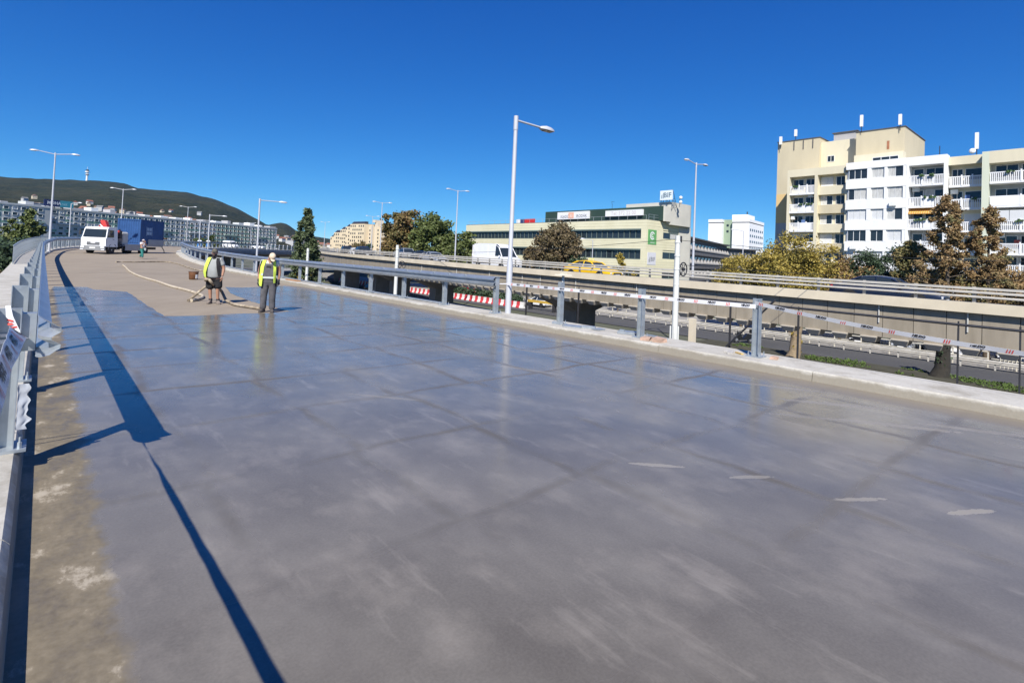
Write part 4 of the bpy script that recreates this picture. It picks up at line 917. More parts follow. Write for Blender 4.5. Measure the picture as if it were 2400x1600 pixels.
# houses on the lower slopes
RT = [mat('tile red', (.26, .10, .06), .9, 0, .15, .3), mat('tile brown', (.20, .12, .09), .9, 0, .15, .3), mat('tile grey', (.17, .17, .17), .9, 0, .15, .3)]
HWALL = [mat('house white', (.58, .57, .54), .9, 0, .05), mat('house cream', (.55, .47, .34), .9, 0, .05), mat('house grey', (.42, .42, .42), .9, 0, .05)]
random.seed(5); proto = {}
def house(kindi):
    if kindi not in proto:
        w, l, h, rh = [(7, 9, 4.5, 3), (8, 10, 5.5, 3.2), (8, 15, 7, 0.6), (6, 8, 3.6, 2.8)][kindi // 3]
        wm_ = M().box(-w / 2, w / 2, -l / 2, l / 2, -6, h).mesh('wall', HWALL[kindi % 3])
        rm = M().add([(-w / 2 - .5, -l / 2 - .5, h), (w / 2 + .5, -l / 2 - .5, h), (w / 2 + .5, l / 2 + .5, h), (-w / 2 - .5, l / 2 + .5, h), (0, -l / 2 - .5 if rh > 1 else -l / 3, h + rh), (0, l / 2 + .5 if rh > 1 else l / 3, h + rh)], [(0, 1, 4), (1, 2, 5, 4), (2, 3, 5), (3, 0, 4, 5), (3, 2, 1, 0)]).mesh('roof', RT[kindi % 3])
        w2 = M()
        for i in range(3):
            for zz in (1.4, 4.3): 
                if zz + 1.5 < h: w2.box(-w / 2 + .8 + i * (w - 2.6) / 2, -w / 2 + 1.9 + i * (w - 2.6) / 2, -l / 2 - .05, -l / 2 - .01, zz, zz + 1.4); w2.box(w / 2 + .01, w / 2 + .05, -l / 2 + 1 + i * (l - 3) / 2, -l / 2 + 2.2 + i * (l - 3) / 2, zz, zz + 1.4)
        proto[kindi] = (wm_, rm, w2.mesh('windows', GLASS))
    return proto[kindi]
labs = {0: 'small pale house with pitched roof among trees on the lower slope of the wooded hill', 1: 'large pale house or flat block among trees on the lower slope of the wooded hill'}
for i in range(190):
    az = random.uniform(-.86, -.27) if i < 170 else random.uniform(-.40, -.28); r = random.uniform(980, 1330) if random.random() < .85 else random.uniform(1250, 1600)
    k = random.choice((0, 1, 2, 3, 4, 9, 10, 5, 0, 1, 6, 8)); big = 1 if k in (3, 4, 5, 6, 8) else 0
    o = thing('hill_house', labs[big], 'house', (r * math.sin(az), r * math.cos(az), hill_z(az, r) + 1), random.uniform(0, 3.1), 'houses on the slope below the woods')
    a, c, e = house(k); wo_ = put(a, 'wall', o); put(c, 'roof', o); put(e, 'windows', wo_)

# ------------------------------------------------------------------ trees
def leaf_mat(name, cols, scale=.45):
    m, t, b = nodes(name); pos = N(t, 'ShaderNodeNewGeometry').outputs['Position']
    f = noise_tex(t, scale, 3, .6, pos); f2 = noise_tex(t, scale * 9, 2, .5, pos)
    n = len(cols); c = ramp(t, f, [(.30 + .4 * i / (n - 1), col) for i, col in enumerate(cols)])
    c = mix(t, .5, c, ramp(t, f2, [(.3, tuple(v * .55 for v in cols[0])), (.7, tuple(min(1, v * 1.5) for v in cols[-1]))]))
    t.links.new(c, b.inputs['Base Color']); b.inputs['Roughness'].default_value = .6; b.inputs['Specular IOR Level'].default_value = .3
    return m
BARK = mat('bark', (.11, .085, .06), .95, 0, .3, 6., .4)
L_GREEN = leaf_mat('leaf green', [(.045, .075, .02), (.08, .115, .03), (.13, .14, .045)])
L_CON = leaf_mat('leaf conifer', [(.035, .06, .025), (.075, .105, .045), (.13, .155, .075)], .6)
L_MIX = leaf_mat('leaf turning', [(.055, .08, .022), (.10, .115, .035), (.18, .13, .045), (.19, .10, .045)], .22)
L_BRN = leaf_mat('leaf brown', [(.08, .055, .035), (.16, .105, .06), (.12, .11, .05)], .5)
L_GOLD = leaf_mat('leaf gold', [(.12, .125, .03), (.27, .23, .045), (.38, .27, .06)], .5)
L_RUST = leaf_mat('leaf rust', [(.11, .09, .04), (.29, .155, .07), (.43, .24, .12), (.15, .15, .06)], .5)
L_OLIVE = leaf_mat('leaf olive', [(.06, .085, .03), (.11, .14, .05), (.19, .19, .075), (.25, .16, .065)], .4)
L_DARK = leaf_mat('leaf dark', [(.02, .04, .022), (.035, .062, .032), (.06, .09, .045)])
def leaves(clumps, per, size, mt, name='crown', up=.3, parent=None):
    """many small bent leaf faces spread through clump volumes"""
    C = []
    for c in clumps: C.append(np.array(c[:3])[None] + rng.normal(0, 1, (per, 3)) * np.array([c[3], c[3], c[3] * (c[4] if len(c) > 4 else .8)]) * .55)
    C = np.concatenate(C); n = len(C)
    d = rng.normal(0, 1, (n, 3)); d[:, 2] -= up * 0; d /= np.linalg.norm(d, axis=1)[:, None]
    e = np.cross(d, rng.normal(0, 1, (n, 3))); e /= np.linalg.norm(e, axis=1)[:, None] + 1e-9
    sz = size * rng.uniform(.6, 1.35, n)[:, None]
    V = np.stack([C - d * sz, C + e * sz * .55 , C + d * sz, C - e * sz * .55], 1).reshape(-1, 3)
    me = bpy.data.meshes.new(name); me.vertices.add(n * 4); me.vertices.foreach_set('co', V.ravel())
    me.loops.add(n * 4); me.loops.foreach_set('vertex_index', np.arange(n * 4)); me.polygons.add(n)
    me.polygons.foreach_set('loop_start', np.arange(n) * 4); me.update(calc_edges=True); me.materials.append(mt)
    return put(me, name, parent)
def tree(name, label, x, y, z0, h, crown, mt, trunk_r=.22, kindt='round', dens=1., leaf=.3, group=None, seed=1, cat='tree', lean=0):
    """crown = (bottom height, radius); kindt round | cone | bush"""
    random.seed(seed); o = thing(name, label, cat, (x, y, z0), 0, group); cb_, rad = crown; H = h - cb_
    tr = M(); top = h * (.62 if kindt == 'round' else .9)
    tr.tube([(0, 0, 0), (lean * .3, .05, h * .2), (lean * .7, -.05, h * .45), (lean, 0, top)], [trunk_r * 1.25, trunk_r, trunk_r * .7, trunk_r * .2], 9)
    cl = []
    if kindt in ('cone', 'loose'):
        k = int(64 * dens)
        for i in range(k):
            u = ((i + random.random()) / k) ** .85; a = random.uniform(0, 6.283)
            env = (1 - u) ** (.75 if kindt == 'cone' else .5) * (.80 + .75 * noise.noise(Vector((math.cos(a) * 1.1, math.sin(a) * 1.1, u * (5 if kindt == 'cone' else 3.2) + seed)))) + .05
            rr = rad * env * random.choice((random.uniform(.75, 1.1), random.uniform(.3, 1.0)))
            c = (rr * math.cos(a) + lean * u, rr * math.sin(a), cb_ + H * u + .12 * rad * random.uniform(-1, 1))
            cl.append((*c, rad * random.uniform(.08, .19) * (1 - u * .5) + .06, .8))
            if i % 5 == 0: tr.tube([(lean * u, 0, max(.4, c[2] - .3 * rr)), c], [trunk_r * .25, .015], 4)
    else:
        k = int(70 * dens)
        for i in range(k):
            for _ in range(20):
                p = Vector((random.uniform(-1, 1), random.uniform(-1, 1), random.uniform(-1, 1)))
                if .35 < p.length < 1: break
            lob = 1 + .42 * noise.noise(p * 2.1 + Vector((seed, 0, 0)))
            if p.z < 0: p.z *= .9
            c = Vector((p.x * rad * lob + lean, p.y * rad * lob, cb_ + H * (.5 + .5 * p.z * lob)))
            cl.append((*c, rad * random.uniform(.13, .27), .8))
            if i % 5 == 0: tr.tube([(lean * .6, 0, h * random.uniform(.3, .55)), Vector((lean * .8, 0, cb_ + H * .3)).lerp(c, .5), c], [trunk_r * .4, trunk_r * .2, .02], 5)
    tr.build('trunk', BARK, o, 60)
    per = int(105 if kindt == 'round' else 95) * (2 if leaf < .13 else 1); leaves(cl, per, leaf, mt, parent=o)
    return o
tree('conifer', 'tall conical green tree standing between the bridge and the viaduct', -28.9, 75, GZ, 12.3, (.8, 2.9), L_CON, .2, 'cone', 3.0, .17, seed=2)
tree('leafy_tree', 'big round leafy tree turning brown, left part of the clump by the viaduct', -22.3, 110, GZ, 15.3, (2.5, 4.2), L_MIX, .35, 'round', 2.0, .34, seed=4)
tree('leafy_tree', 'big green leafy tree in the middle of the clump beside the viaduct lamp', -16.2, 108, GZ, 15.0, (2.0, 4.6), L_GREEN, .35, 'round', 2.0, .34, seed=9)
tree('leafy_tree', 'lower green leafy tree at the right of the clump against the yellow office', -11.0, 106, GZ, 12.0, (1.5, 4.2), L_GREEN, .3, 'round', 1.8, .32, seed=6)
tree('chestnut_tree', 'brown autumn chestnut tree with dark lower crown in front of the yellow office', 6.6, 78, GZ, 12.4, (4.4, 3.5), L_BRN, .2, 'round', 1.5, .22, seed=12)
tree('chestnut_tree', 'small round brown and green tree left of the brown chestnut', 2.7, 80, GZ, 8.9, (4.6, 1.25), L_BRN, .1, 'round', .9, .2, seed=8)
tree('chestnut_tree', 'low dark bushy tree under the right side of the brown chestnut', 9.5, 74, GZ, 7.6, (2.5, 2.3), L_DARK, .12, 'round', 1.0, .22, seed=18)
tree('young_tree', 'thin young yellowish tree behind the yellow taxi', 14.6, 72, GZ, 8.0, (4.0, 1.9), L_GOLD, .08, 'cone', .45, .15, seed=3)
tree('autumn_tree', 'golden autumn tree, broad, left of the dark green bush tree', 29.2, 55.5, GZ, 10.6, (2.0, 4.1), L_GOLD, .2, 'round', 2.3, .115, seed=21)
tree('autumn_tree', 'smaller golden olive tree at the left foot of the broad golden tree', 25.6, 59, GZ, 8.3, (2.0, 2.8), L_GOLD, .14, 'round', 1.4, .12, seed=31)
tree('autumn_tree', 'golden brown low tree at the right foot of the broad golden tree', 33.6, 54.3, GZ, 8.4, (2.0, 2.6), L_RUST, .14, 'round', 1.4, .115, seed=41)
tree('dark_tree', 'dark blue-green dense tree between the golden and the rust brown trees', 37.0, 54, GZ, 9.2, (1.6, 2.8), L_DARK, .18, 'round', 2.0, .115, seed=22)
tree('autumn_tree', 'green and rust tree with a pointed top, left of the tallest rust brown tree', 37.0, 49.3, GZ, 9.8, (1.4, 3.2), L_OLIVE, .16, 'loose', 2.2, .105, seed=23)
tree('autumn_tree', 'tallest rust brown tree before the balconies, with a ragged pointed crown', 36.6, 44.8, GZ, 13.4, (1.6, 2.6), L_RUST, .22, 'loose', 2.2, .10, seed=24)
tree('autumn_tree', 'rust brown tree just right of the tallest rust brown tree', 39.6, 44.3, GZ, 12.4, (1.5, 2.4), L_RUST, .2, 'loose', 2.0, .10, seed=25)
tree('autumn_tree', 'low reddish brown tree at the right picture edge above the rail', 43.4, 44.0, GZ, 8.0, (1.2, 3.2), L_RUST, .16, 'round', 1.8, .11, seed=26)
tree('autumn_tree', 'low olive bushy tree filling the foot of the tallest rust tree', 38.8, 47.0, GZ, 8.3, (1.2, 3.3), L_OLIVE, .16, 'round', 2.0, .11, seed=27)
tree('leafy_tree', 'dense green tree left of the tall double-arm lamp on the left', -85.2, 94, GZ, 12.2, (1.0, 2.3), L_GREEN, .3, 'round', 1.5, .26, seed=13)
for i, (x, y, h, rd, lab) in enumerate(((-43, 44, 6.3, 2.4, 'dark green tree below the bridge at the left picture edge, nearest'), (-52, 53.5, 6.9, 2.6, 'dark green tree below the left walkway, second from the picture edge'), (-64, 70, 6.6, 3.4, 'dark green bushy tree behind the left parapet railing'), (-34.5, 35.5, 4.4, 2.0, 'low brownish tree below the left walkway at the picture edge'))):
    tree('leafy_tree', lab, x, y, GZ, h, (.8, rd), L_DARK if i != 3 else L_MIX, .18, 'round', 1.5, .2, seed=50 + i)
for i, (x, y, h, rd, lab, mt) in enumerate(((-86, 130, 8.6, 2.3, 'yellow-green tree at the right end of the blue container', L_MIX), (-112, 196, 10.5, 4, 'green tree right of the portable toilets before the slab block', L_GREEN), (-88, 92, 8, 4, 'green shrubby tree between the railing and the slab block, far left', L_GREEN), (-45, 120, 8.2, 3.2, 'green tree behind the curving ramp left of the conical tree', L_DARK), (-60, 330, 14, 5, 'round tree at the left end of the cream block', L_GREEN), (-86, 300, 13, 5, 'round tree before the middle of the cream block', L_MIX), (-70, 260, 11, 4, 'dark tree before the right end of the cream block', L_DARK), (-26, 130, 10, 4, 'green tree left of the big leafy clump behind the viaduct', L_GREEN))):
    tree('leafy_tree', lab, x, y, GZ, h, (1.2, rd), mt, .2, 'round', 1.1, .32, seed=70 + i)
# stumps / trunks seen below the viaduct with ivy
def low_trunk(label, x, y, h, r, tan):
    o = thing('tree_trunk', label, 'tree trunk', (x, y, GZ)); random.seed(int(x * 10))
    m = M(); m.tube([(-.25, 0, 0), (0, 0, .7), (.05, 0, h * .6), (.15, 0, h)], [r * 1.3, r, r * .85, r * 1.15], 12)
    for a in (-.9, .2, 1.1): m.tube([(.12, 0, h * .85), (.12 + .5 * a, .1, h + .5)], [r * .5, r * .28], 7)
    m.build('trunk', mat('pale bark', (.26, .20, .13), .95, 0, .3, 5.) if tan else mat('shaded bark', (.028, .025, .02), .95, 0, .3, 6.), o, 60)  # the second trunk's shade is painted in as near-black bark
    leaves([(random.uniform(-.35, .35), -.1, random.uniform(.2, h), .22) for _ in range(14)], 26, .10, L_GOLD if tan else L_DARK, 'ivy', parent=o)
low_trunk('forked tan tree trunk with ivy standing under the viaduct edge', 22.0, 41.0, 3.4, .42, True)
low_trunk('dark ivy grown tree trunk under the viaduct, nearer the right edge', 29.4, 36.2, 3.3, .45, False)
# grass strip with its weeds
GRASS = mat('grass', (.075, .12, .025), .9, 0, .4, 1.2)
kind(M().box(44, 47, -30, 25, 0, .16).build('verge', mat('verge soil', (.055, .052, .032), .95, 0, .3, .8), None, False, W(0, 0, GZ), AL), 'structure')
P = []
for _ in range(1700):
    x_, y_ = random.uniform(44.1, 46.9), random.uniform(-14, 22)
    if noise.noise(Vector((x_ * .5, y_ * .25, 3))) > .05: P.append((x_, y_, random.uniform(.17, .24), .10))
g = leaves(P, 10, .07, GRASS, 'grass'); g.location = W(0, 0, GZ); g.rotation_euler.z = AL; g['kind'] = 'stuff'
hedge = thing('hedge', 'low dark hedge under the viaduct behind the red and white barriers', 'hedge', W(66, 52.2, GZ), AL)
leaves([(random.uniform(-.5, .5), random.uniform(-9, 9), random.uniform(.3, 1.5), .6) for _ in range(90)], 60, .2, L_DARK, 'foliage', parent=hedge)
# ------------------------------------------------------------------ vehicles
def paint(name, col, metal=.2): return mat('paint ' + name, col, .28, metal, .03, 2.)
LAMPW = mat('headlamp', (.7, .72, .74), .1, 0, 0); LAMPR = mat('tail lamp', (.35, .01, .01), .2, 0, 0); HUB = mat('alloy', (.45, .46, .48), .35, .7, .05)
PLATE = mat('number plate', (.75, .75, .73), .4, 0, 0)
WHEELS = {}
def wheel(p, x, y, r, w=.2):
    k = round(r, 2)
    if k not in WHEELS:
        ty = M(); ty.ring([[(xx, rr * math.cos(a), rr * math.sin(a)) for a in np.linspace(0, 2 * math.pi, 21)[:-1]] for xx, rr in ((-w / 2, r * .6), (-w / 2, r * .93), (-w * .35, r), (w * .35, r), (w / 2, r * .93), (w / 2, r * .6))]); ty = ty.mesh('tyre', BLACK, 40)
        ri = M()
        for sx in (-1, 1):
            ri.cyl((sx * w * .47, 0, 0), (1, 0, 0), r * .16, .03, 10)
            for q in range(5):
                a = q * 2 * math.pi / 5; ri.hexa([(sx * w * .44 - .012, .05 * r * math.cos(a) - .1 * r * math.sin(a), .05 * r * math.sin(a) + .1 * r * math.cos(a)), (sx * w * .44 + .012, .05 * r * math.cos(a) - .1 * r * math.sin(a), .05 * r * math.sin(a) + .1 * r * math.cos(a)), (sx * w * .44 + .012, .05 * r * math.cos(a) + .1 * r * math.sin(a), .05 * r * math.sin(a) - .1 * r * math.cos(a)), (sx * w * .44 - .012, .05 * r * math.cos(a) + .1 * r * math.sin(a), .05 * r * math.sin(a) - .1 * r * math.cos(a))],
                        [(sx * w * .44 - .012, .6 * r * math.cos(a) - .14 * r * math.sin(a), .6 * r * math.sin(a) + .14 * r * math.cos(a)), (sx * w * .44 + .012, .6 * r * math.cos(a) - .14 * r * math.sin(a), .6 * r * math.sin(a) + .14 * r * math.cos(a)), (sx * w * .44 + .012, .6 * r * math.cos(a) + .14 * r * math.sin(a), .6 * r * math.sin(a) - .14 * r * math.cos(a)), (sx * w * .44 - .012, .6 * r * math.cos(a) + .14 * r * math.sin(a), .6 * r * math.sin(a) - .14 * r * math.cos(a))])
        WHEELS[k] = (ty, ri.mesh('rim', HUB))
    o = put(WHEELS[k][0], 'wheel', p, (x, y, r)); put(WHEELS[k][1], 'rim', o); return o
PROF = {  # y from nose to tail: (y, sill z, belt z, half width); roofline (y, z, half width)
 'sedan': dict(L=4.75, body=[(2.36, .42, .60, .60), (2.25, .24, .70, .78), (1.75, .2, .80, .88), (1.0, .19, .90, .90), (.3, .19, .92, .91), (-.8, .19, .95, .91), (-1.6, .2, .99, .90), (-2.15, .25, 1.0, .83), (-2.36, .42, .90, .70)],
   roof=[(1.05, .90, .74), (.35, 1.36, .62), (-.3, 1.45, .61), (-.95, 1.40, .59), (-1.75, 1.0, .70)], wy=(1.42, -1.38), wr=.33),
 'hatch': dict(L=4.1, body=[(2.05, .42, .62, .58), (1.95, .24, .74, .76), (1.5, .2, .86, .85), (.9, .19, .95, .87), (0, .19, .96, .88), (-1.2, .19, .99, .87), (-1.8, .22, 1.0, .82), (-2.02, .4, .95, .72)],
   roof=[(1.0, .94, .72), (.35, 1.38, .60), (-.2, 1.47, .59), (-1.3, 1.42, .57), (-1.95, .99, .66)], wy=(1.28, -1.25), wr=.31),
 'suv': dict(L=4.8, body=[(2.4, .5, .85, .62), (2.3, .3, 1.0, .82), (1.7, .26, 1.1, .92), (1.0, .25, 1.15, .94), (0, .25, 1.17, .95), (-1.6, .25, 1.19, .94), (-2.25, .3, 1.18, .88), (-2.4, .5, 1.0, .78)],
   roof=[(1.15, 1.13, .80), (.5, 1.66, .70), (0, 1.76, .69), (-1.7, 1.74, .67), (-2.3, 1.2, .78)], wy=(1.45, -1.45), wr=.37),
 'van': dict(L=5.9, body=[(2.95, .5, .85, .70), (2.85, .28, 1.05, .88), (2.3, .25, 1.25, .96), (1.7, .24, 1.35, .99), (0, .24, 1.37, 1.0), (-2.7, .24, 1.38, 1.0), (-2.92, .3, 1.36, .97), (-2.97, .45, 1.3, .94)],
   roof=[(2.05, 1.30, .86), (1.35, 2.25, .80), (.9, 2.50, .82), (-2.6, 2.56, .85), (-2.95, 2.4, .88)], wy=(2.0, -1.75), wr=.35),
}
def rl_at(roof, y):
    ys = [r[0] for r in roof][::-1]; return np.interp(y, ys, [r[1] for r in roof][::-1]), np.interp(y, ys, [r[2] for r in roof][::-1])
def car(name, label, cat, col, loc, rz, typ='sedan', group=None, taxi=False, plate=True):
    P = PROF[typ]; o = thing(name, label, cat, loc, rz, group); pm_ = col
    rings = []
    for y, zs_, zb, hw in P['body']:
        zm = zs_ + (zb - zs_) * .55
        half = [(hw * .80, zs_), (hw * .97, zs_ + .10), (hw, zm), (hw * .985, zb - .10), (hw * .93, zb - .015), (hw * .6, zb + .02), (0, zb + .035)]
        rings.append([(x, y, z) for x, z in half] + [(-x, y, z) for x, z in reversed(half[:-1])])
    body = M().ring(rings).build('body', pm_, o, 35)
    RFl = P['roof']; bt = P['body']
    belt = lambda y: np.interp(y, [q[0] for q in bt][::-1], [q[2] for q in bt][::-1]); bw = lambda y: np.interp(y, [q[0] for q in bt][::-1], [q[3] for q in bt][::-1])
    # glasshouse and painted roof
    st = sorted(set([r[0] for r in RFl] + list(np.linspace(RFl[-1][0], RFl[0][0], 9))), reverse=True)
    gl, rf = [], []
    for y in st:
        z, hw = rl_at(RFl, y); zb = belt(y) - .02; wb = bw(y) * .92; z = max(z, zb + .03)
        gl.append([(wb, y, zb), (hw, y, z - .04), (0, y, z - .015), (-hw, y, z - .04), (-wb, y, zb)])
    gh = M().ring(gl)
    if typ == 'van': cut = .35
    M_g = gh.build('windows', GLASS, o, 30)
    for (ya, yb) in zip(st[:-1], st[1:]):
        pass
    top = []
    y_top = [y for y in np.linspace(RFl[1][0] + .05, RFl[-2][0] - .05, 8)]
    for y in y_top:
        z, hw = rl_at(RFl, y); top.append([(hw + .012, y, z - .075), (hw + .01, y, z - .02), (hw * .7, y, z + .015), (0, y, z + .03), (-hw * .7, y, z + .015), (-hw - .01, y, z - .02), (-hw - .012, y, z - .075)])
    M().ring(top).build('roof', pm_, o, 40)
    pl = M()
    def pillar(ya, za_, yb, zb_, w=.05):
        for sx in (-1, 1):
            xa = sx * (bw(ya) * .93 + .005); xb = sx * (rl_at(RFl, yb)[1] + .012)
            pl.tube([(xa, ya, za_), (xb, yb, zb_)], w, 5)
    pillar(RFl[0][0] - .02, belt(RFl[0][0]), RFl[1][0], RFl[1][1] - .03, .045)
    pillar(RFl[-1][0] + .02, belt(RFl[-1][0]), RFl[-2][0], RFl[-2][1] - .04, .06)
    pillar(-.25, belt(-.25), -.3, rl_at(RFl, -.3)[0] - .04, .035)
    pl.build('pillars', pm_, o)
    if typ == 'van':
        sides = M()
        for sx in (-1, 1):
            ys = [.95, .3, -1, -2, -2.9]
            sides.ring([[(sx * (bw(y) * .925 + .015), y, belt(y) - .04), (sx * (rl_at(RFl, y)[1] + .03), y, rl_at(RFl, y)[0] - .04)] for y in ys], False)
        sides.add([(-.93, -2.99, 1.3), (.93, -2.99, 1.3), (.9, -2.97, 2.42), (-.9, -2.97, 2.42)], [(0, 1, 2, 3)]); sides.build('side_panel', pm_, o)
        M().box(-1.012, -1.0, -2.6, .4, .62, .70).box(1.0, 1.012, -2.6, .4, .62, .70).build('rub_strip', DARKM, o)
    ym = bt[0][0]
    for sx in (-1, 1):
        M().cbox((sx * bt[1][3] * .72, ym - .10, bt[1][2] - .13), .30, .16, .12).build('headlight', LAMPW, o)
        M().cbox((sx * bt[-2][3] * .86, bt[-2][0] - .03, bt[-2][2] - .16), .2, .16, .16).build('tail_light', LAMPR, o)
        M().cbox((sx * (bw(RFl[0][0]) + .10), RFl[0][0] - .25, belt(RFl[0][0]) + .07), .18, .09, .13).build('mirror', pm_, o)
    M().cbox((0, ym + .0, bt[0][1] + .08), .9, .06, .2).build('grille', DARKM, o)
    if plate: M().cbox((0, ym + .035, bt[0][1] + .02), .5, .02, .11).build('number_plate', PLATE, o); M().cbox((0, bt[-1][0] - .015, .72), .5, .03, .11).build('number_plate', PLATE, o)
    for y in P['wy']:
        for sx in (-1, 1):
            M().cyl((sx * (bw(y) - .06), y, P['wr']), (1, 0, 0), P['wr'] * 1.16, .135, 20).build('wheel_arch', BLACK, body)
            wheel(o, sx * (bw(y) - .085), y, P['wr'])
    if taxi: M().cbox((0, -.15, 1.56), .45, .18, .14).build('roof_sign', mat('taxi sign', (.75, .70, .3), .4, 0, 0), o)
    return o
VZ = 0.0
def on_via(s, n): return VP(s, n, -.465), VA(s)
NAVYP, SILV, DBL, BLKP = paint('navy', (.022, .034, .07), .35), paint('silver', (.42, .44, .46), .5), paint('dark blue', (.02, .028, .05), .3), paint('black', (.015, .016, .018), .1)
p, a = on_via(7.6, 31.6); car('car', 'dark blue saloon car driving on the viaduct before the dark green tree', 'car', NAVYP, p, a + math.pi, 'sedan', 'vehicles on the viaduct')
p, a = on_via(26.6, 31.6); car('taxi', 'yellow taxi behind the viaduct rail below the small lamp', 'taxi', YELL, p, a + math.pi, 'sedan', 'vehicles on the viaduct', True)
p, a = on_via(42.0, 33.0); car('van', 'white high-roofed panel van on the viaduct left of the tall grey lamp', 'van', WHITEP, p, a + math.pi, 'van', 'vehicles on the viaduct')
p, a = on_via(55.5, 32.5); car('car', 'silver car on the viaduct in front of the leafy clump', 'car', SILV, p, a + math.pi, 'sedan', 'vehicles on the viaduct')
p, a = on_via(66.5, 35.5); car('car', 'black car on the viaduct partly hidden by the pole left of the leafy clump', 'car', BLKP, p, a + math.pi, 'hatch', 'vehicles on the viaduct')
p, a = on_via(86, 32.6); car('car', 'dark blue people carrier on the viaduct before the cream block', 'car', DBL, p, a + math.pi, 'suv', 'vehicles on the viaduct')
p, a = on_via(95, 33.2); car('van', 'white van on the viaduct behind the dark blue people carrier', 'van', WHITEP, p, a + math.pi, 'hatch', 'vehicles on the viaduct')
p, a = on_via(103.5, 33); car('car', 'dark car at the far end of the row on the viaduct', 'car', BLKP, p, a + math.pi, 'suv', 'vehicles on the viaduct')
p, a = on_via(77, 36.5); car('car', 'grey car in the far lane of the viaduct before the cream block', 'car', SILV, p, a, 'suv', 'vehicles on the viaduct')
# cars parked in the street below
pk = [(16.0, 'dark', 'black car parked under the viaduct left of the silver ones', BLKP, 'hatch'), (12.6, 'g', 'grey car parked under the viaduct, left of the pale one', SILV, 'sedan'), (9.2, 'w', 'pale silver car parked under the viaduct above the grass', WHITEP, 'sedan'), (5.6, 'n', 'dark navy car parked under the viaduct right of the pale one', NAVYP, 'hatch'), (1.6, 'd', 'dark car parked under the viaduct behind the white fence', BLKP, 'suv'), (-2.8, 's', 'silver car parked under the viaduct behind the white fence, right edge', SILV, 'hatch')]
for s, _, lab, c_, ty in pk: car('car', lab, 'car', c_, W(s, 59.5, GZ + .12), AL + math.pi / 2, ty, 'cars parked under the viaduct')
car('car', 'small red car beyond the red and white barriers under the viaduct', 'car', paint('red', (.5, .01, .02), .1), W(76.5, 56.5, GZ + .12), AL + .1, 'hatch')
car('car', 'white car behind the barriers near the yellow beam', 'car', WHITEP, W(55.5, 54.5, GZ + .1), AL, 'hatch')
car('car', 'dark car driving in the street below, beside the striped barriers', 'car', BLKP, W(80, 41, GZ + .06), AL + math.pi, 'suv')
car('car', 'white car in the street below seen between the guardrail posts, left', 'car', WHITEP, W(98, 36, GZ + .06), AL + math.pi, 'hatch')
car('van', 'white and yellow van in the street below seen between the guardrail posts', 'van', YELL, W(105, 38.5, GZ + .06), AL + math.pi, 'van')
car('car', 'red car in the street below beside the foot of the conical tree', 'car', paint('red', (.5, .01, .02), .1), W(96, 30.5, GZ + .06), AL + math.pi, 'hatch')

# motor scooter in the street
ms = thing('motor_scooter', 'dark motor scooter with a box standing in the street behind the nearest bare post', 'scooter', W(22.6, 48.5, GZ + .08), AL + .9)
for y in (-.65, .65): wheel(ms, 0, y, .28, .13)
M().ring([[(-.14, -.75, .45), (.14, -.75, .45), (.14, -.75, .8), (-.14, -.75, .8)], [(-.2, -.3, .3), (.2, -.3, .3), (.2, -.3, .85), (-.2, -.3, .85)], [(-.18, .1, .26), (.18, .1, .26), (.18, .1, .36), (-.18, .1, .36)], [(-.2, .4, .26), (.2, .4, .26), (.2, .4, .95), (-.2, .4, .95)], [(-.12, .62, .55), (.12, .62, .55), (.12, .55, 1.0), (-.12, .55, 1.0)]]).build('body', BLKP, ms)
M().tube([(0, .65, .28), (0, .5, .9), (-.32, .42, 1.1)], .025, 6).tube([(0, .5, .9), (.32, .42, 1.1)], .025, 6).build('handlebar', DARKM, ms); M().box(-.19, .19, -.98, -.62, .88, 1.2).build('top_box', BLKP, ms)

# ------------------------------------------------------------------ the crane truck and its container
tk = thing('truck', 'white flatbed truck with red folded crane, parked across the bridge', 'truck', (-39.2, 50.0, zdeck(62.6)), R(183))   # +Y forward
CABW = mat('cab white', (.80, .80, .79), .3, 0, .03, 2.); BUMP = mat('bumper grey', (.22, .23, .24), .6, 0, .1, 4.); DROP = mat('dropside grey', (.36, .37, .39), .5, .2, .08, 2.)
cabp = [(0.0, .72), (0.02, 1.46), (-.08, 1.62), (-.29, 2.42), (-.42, 2.57), (-1.5, 2.62), (-1.62, 2.5), (-1.64, .72)]
def xs(prof, w, top=.93):
    zs_ = [z for _, z in prof]; f = lambda z: w * (1 if z < 1.65 else 1 - (1 - top) * (z - 1.65) / .95)
    return [[(sx * f(z), y, z) for y, z in prof] for sx in (-1, 1)]
M().ring(xs(cabp, 1.12)).build('cab', CABW, tk)
M().add([(-1.03, -.085, 1.64), (1.03, -.085, 1.64), (.97, -.275, 2.37), (-.97, -.275, 2.37)], [(0, 1, 2, 3)]).add([(-1.03, -.065, 1.60), (1.03, -.065, 1.60), (1.03, -.085, 1.64), (-1.03, -.085, 1.64)], [(0, 1, 2, 3)]).build('windscreen', GLASS, tk).location = (0, .012, 0)
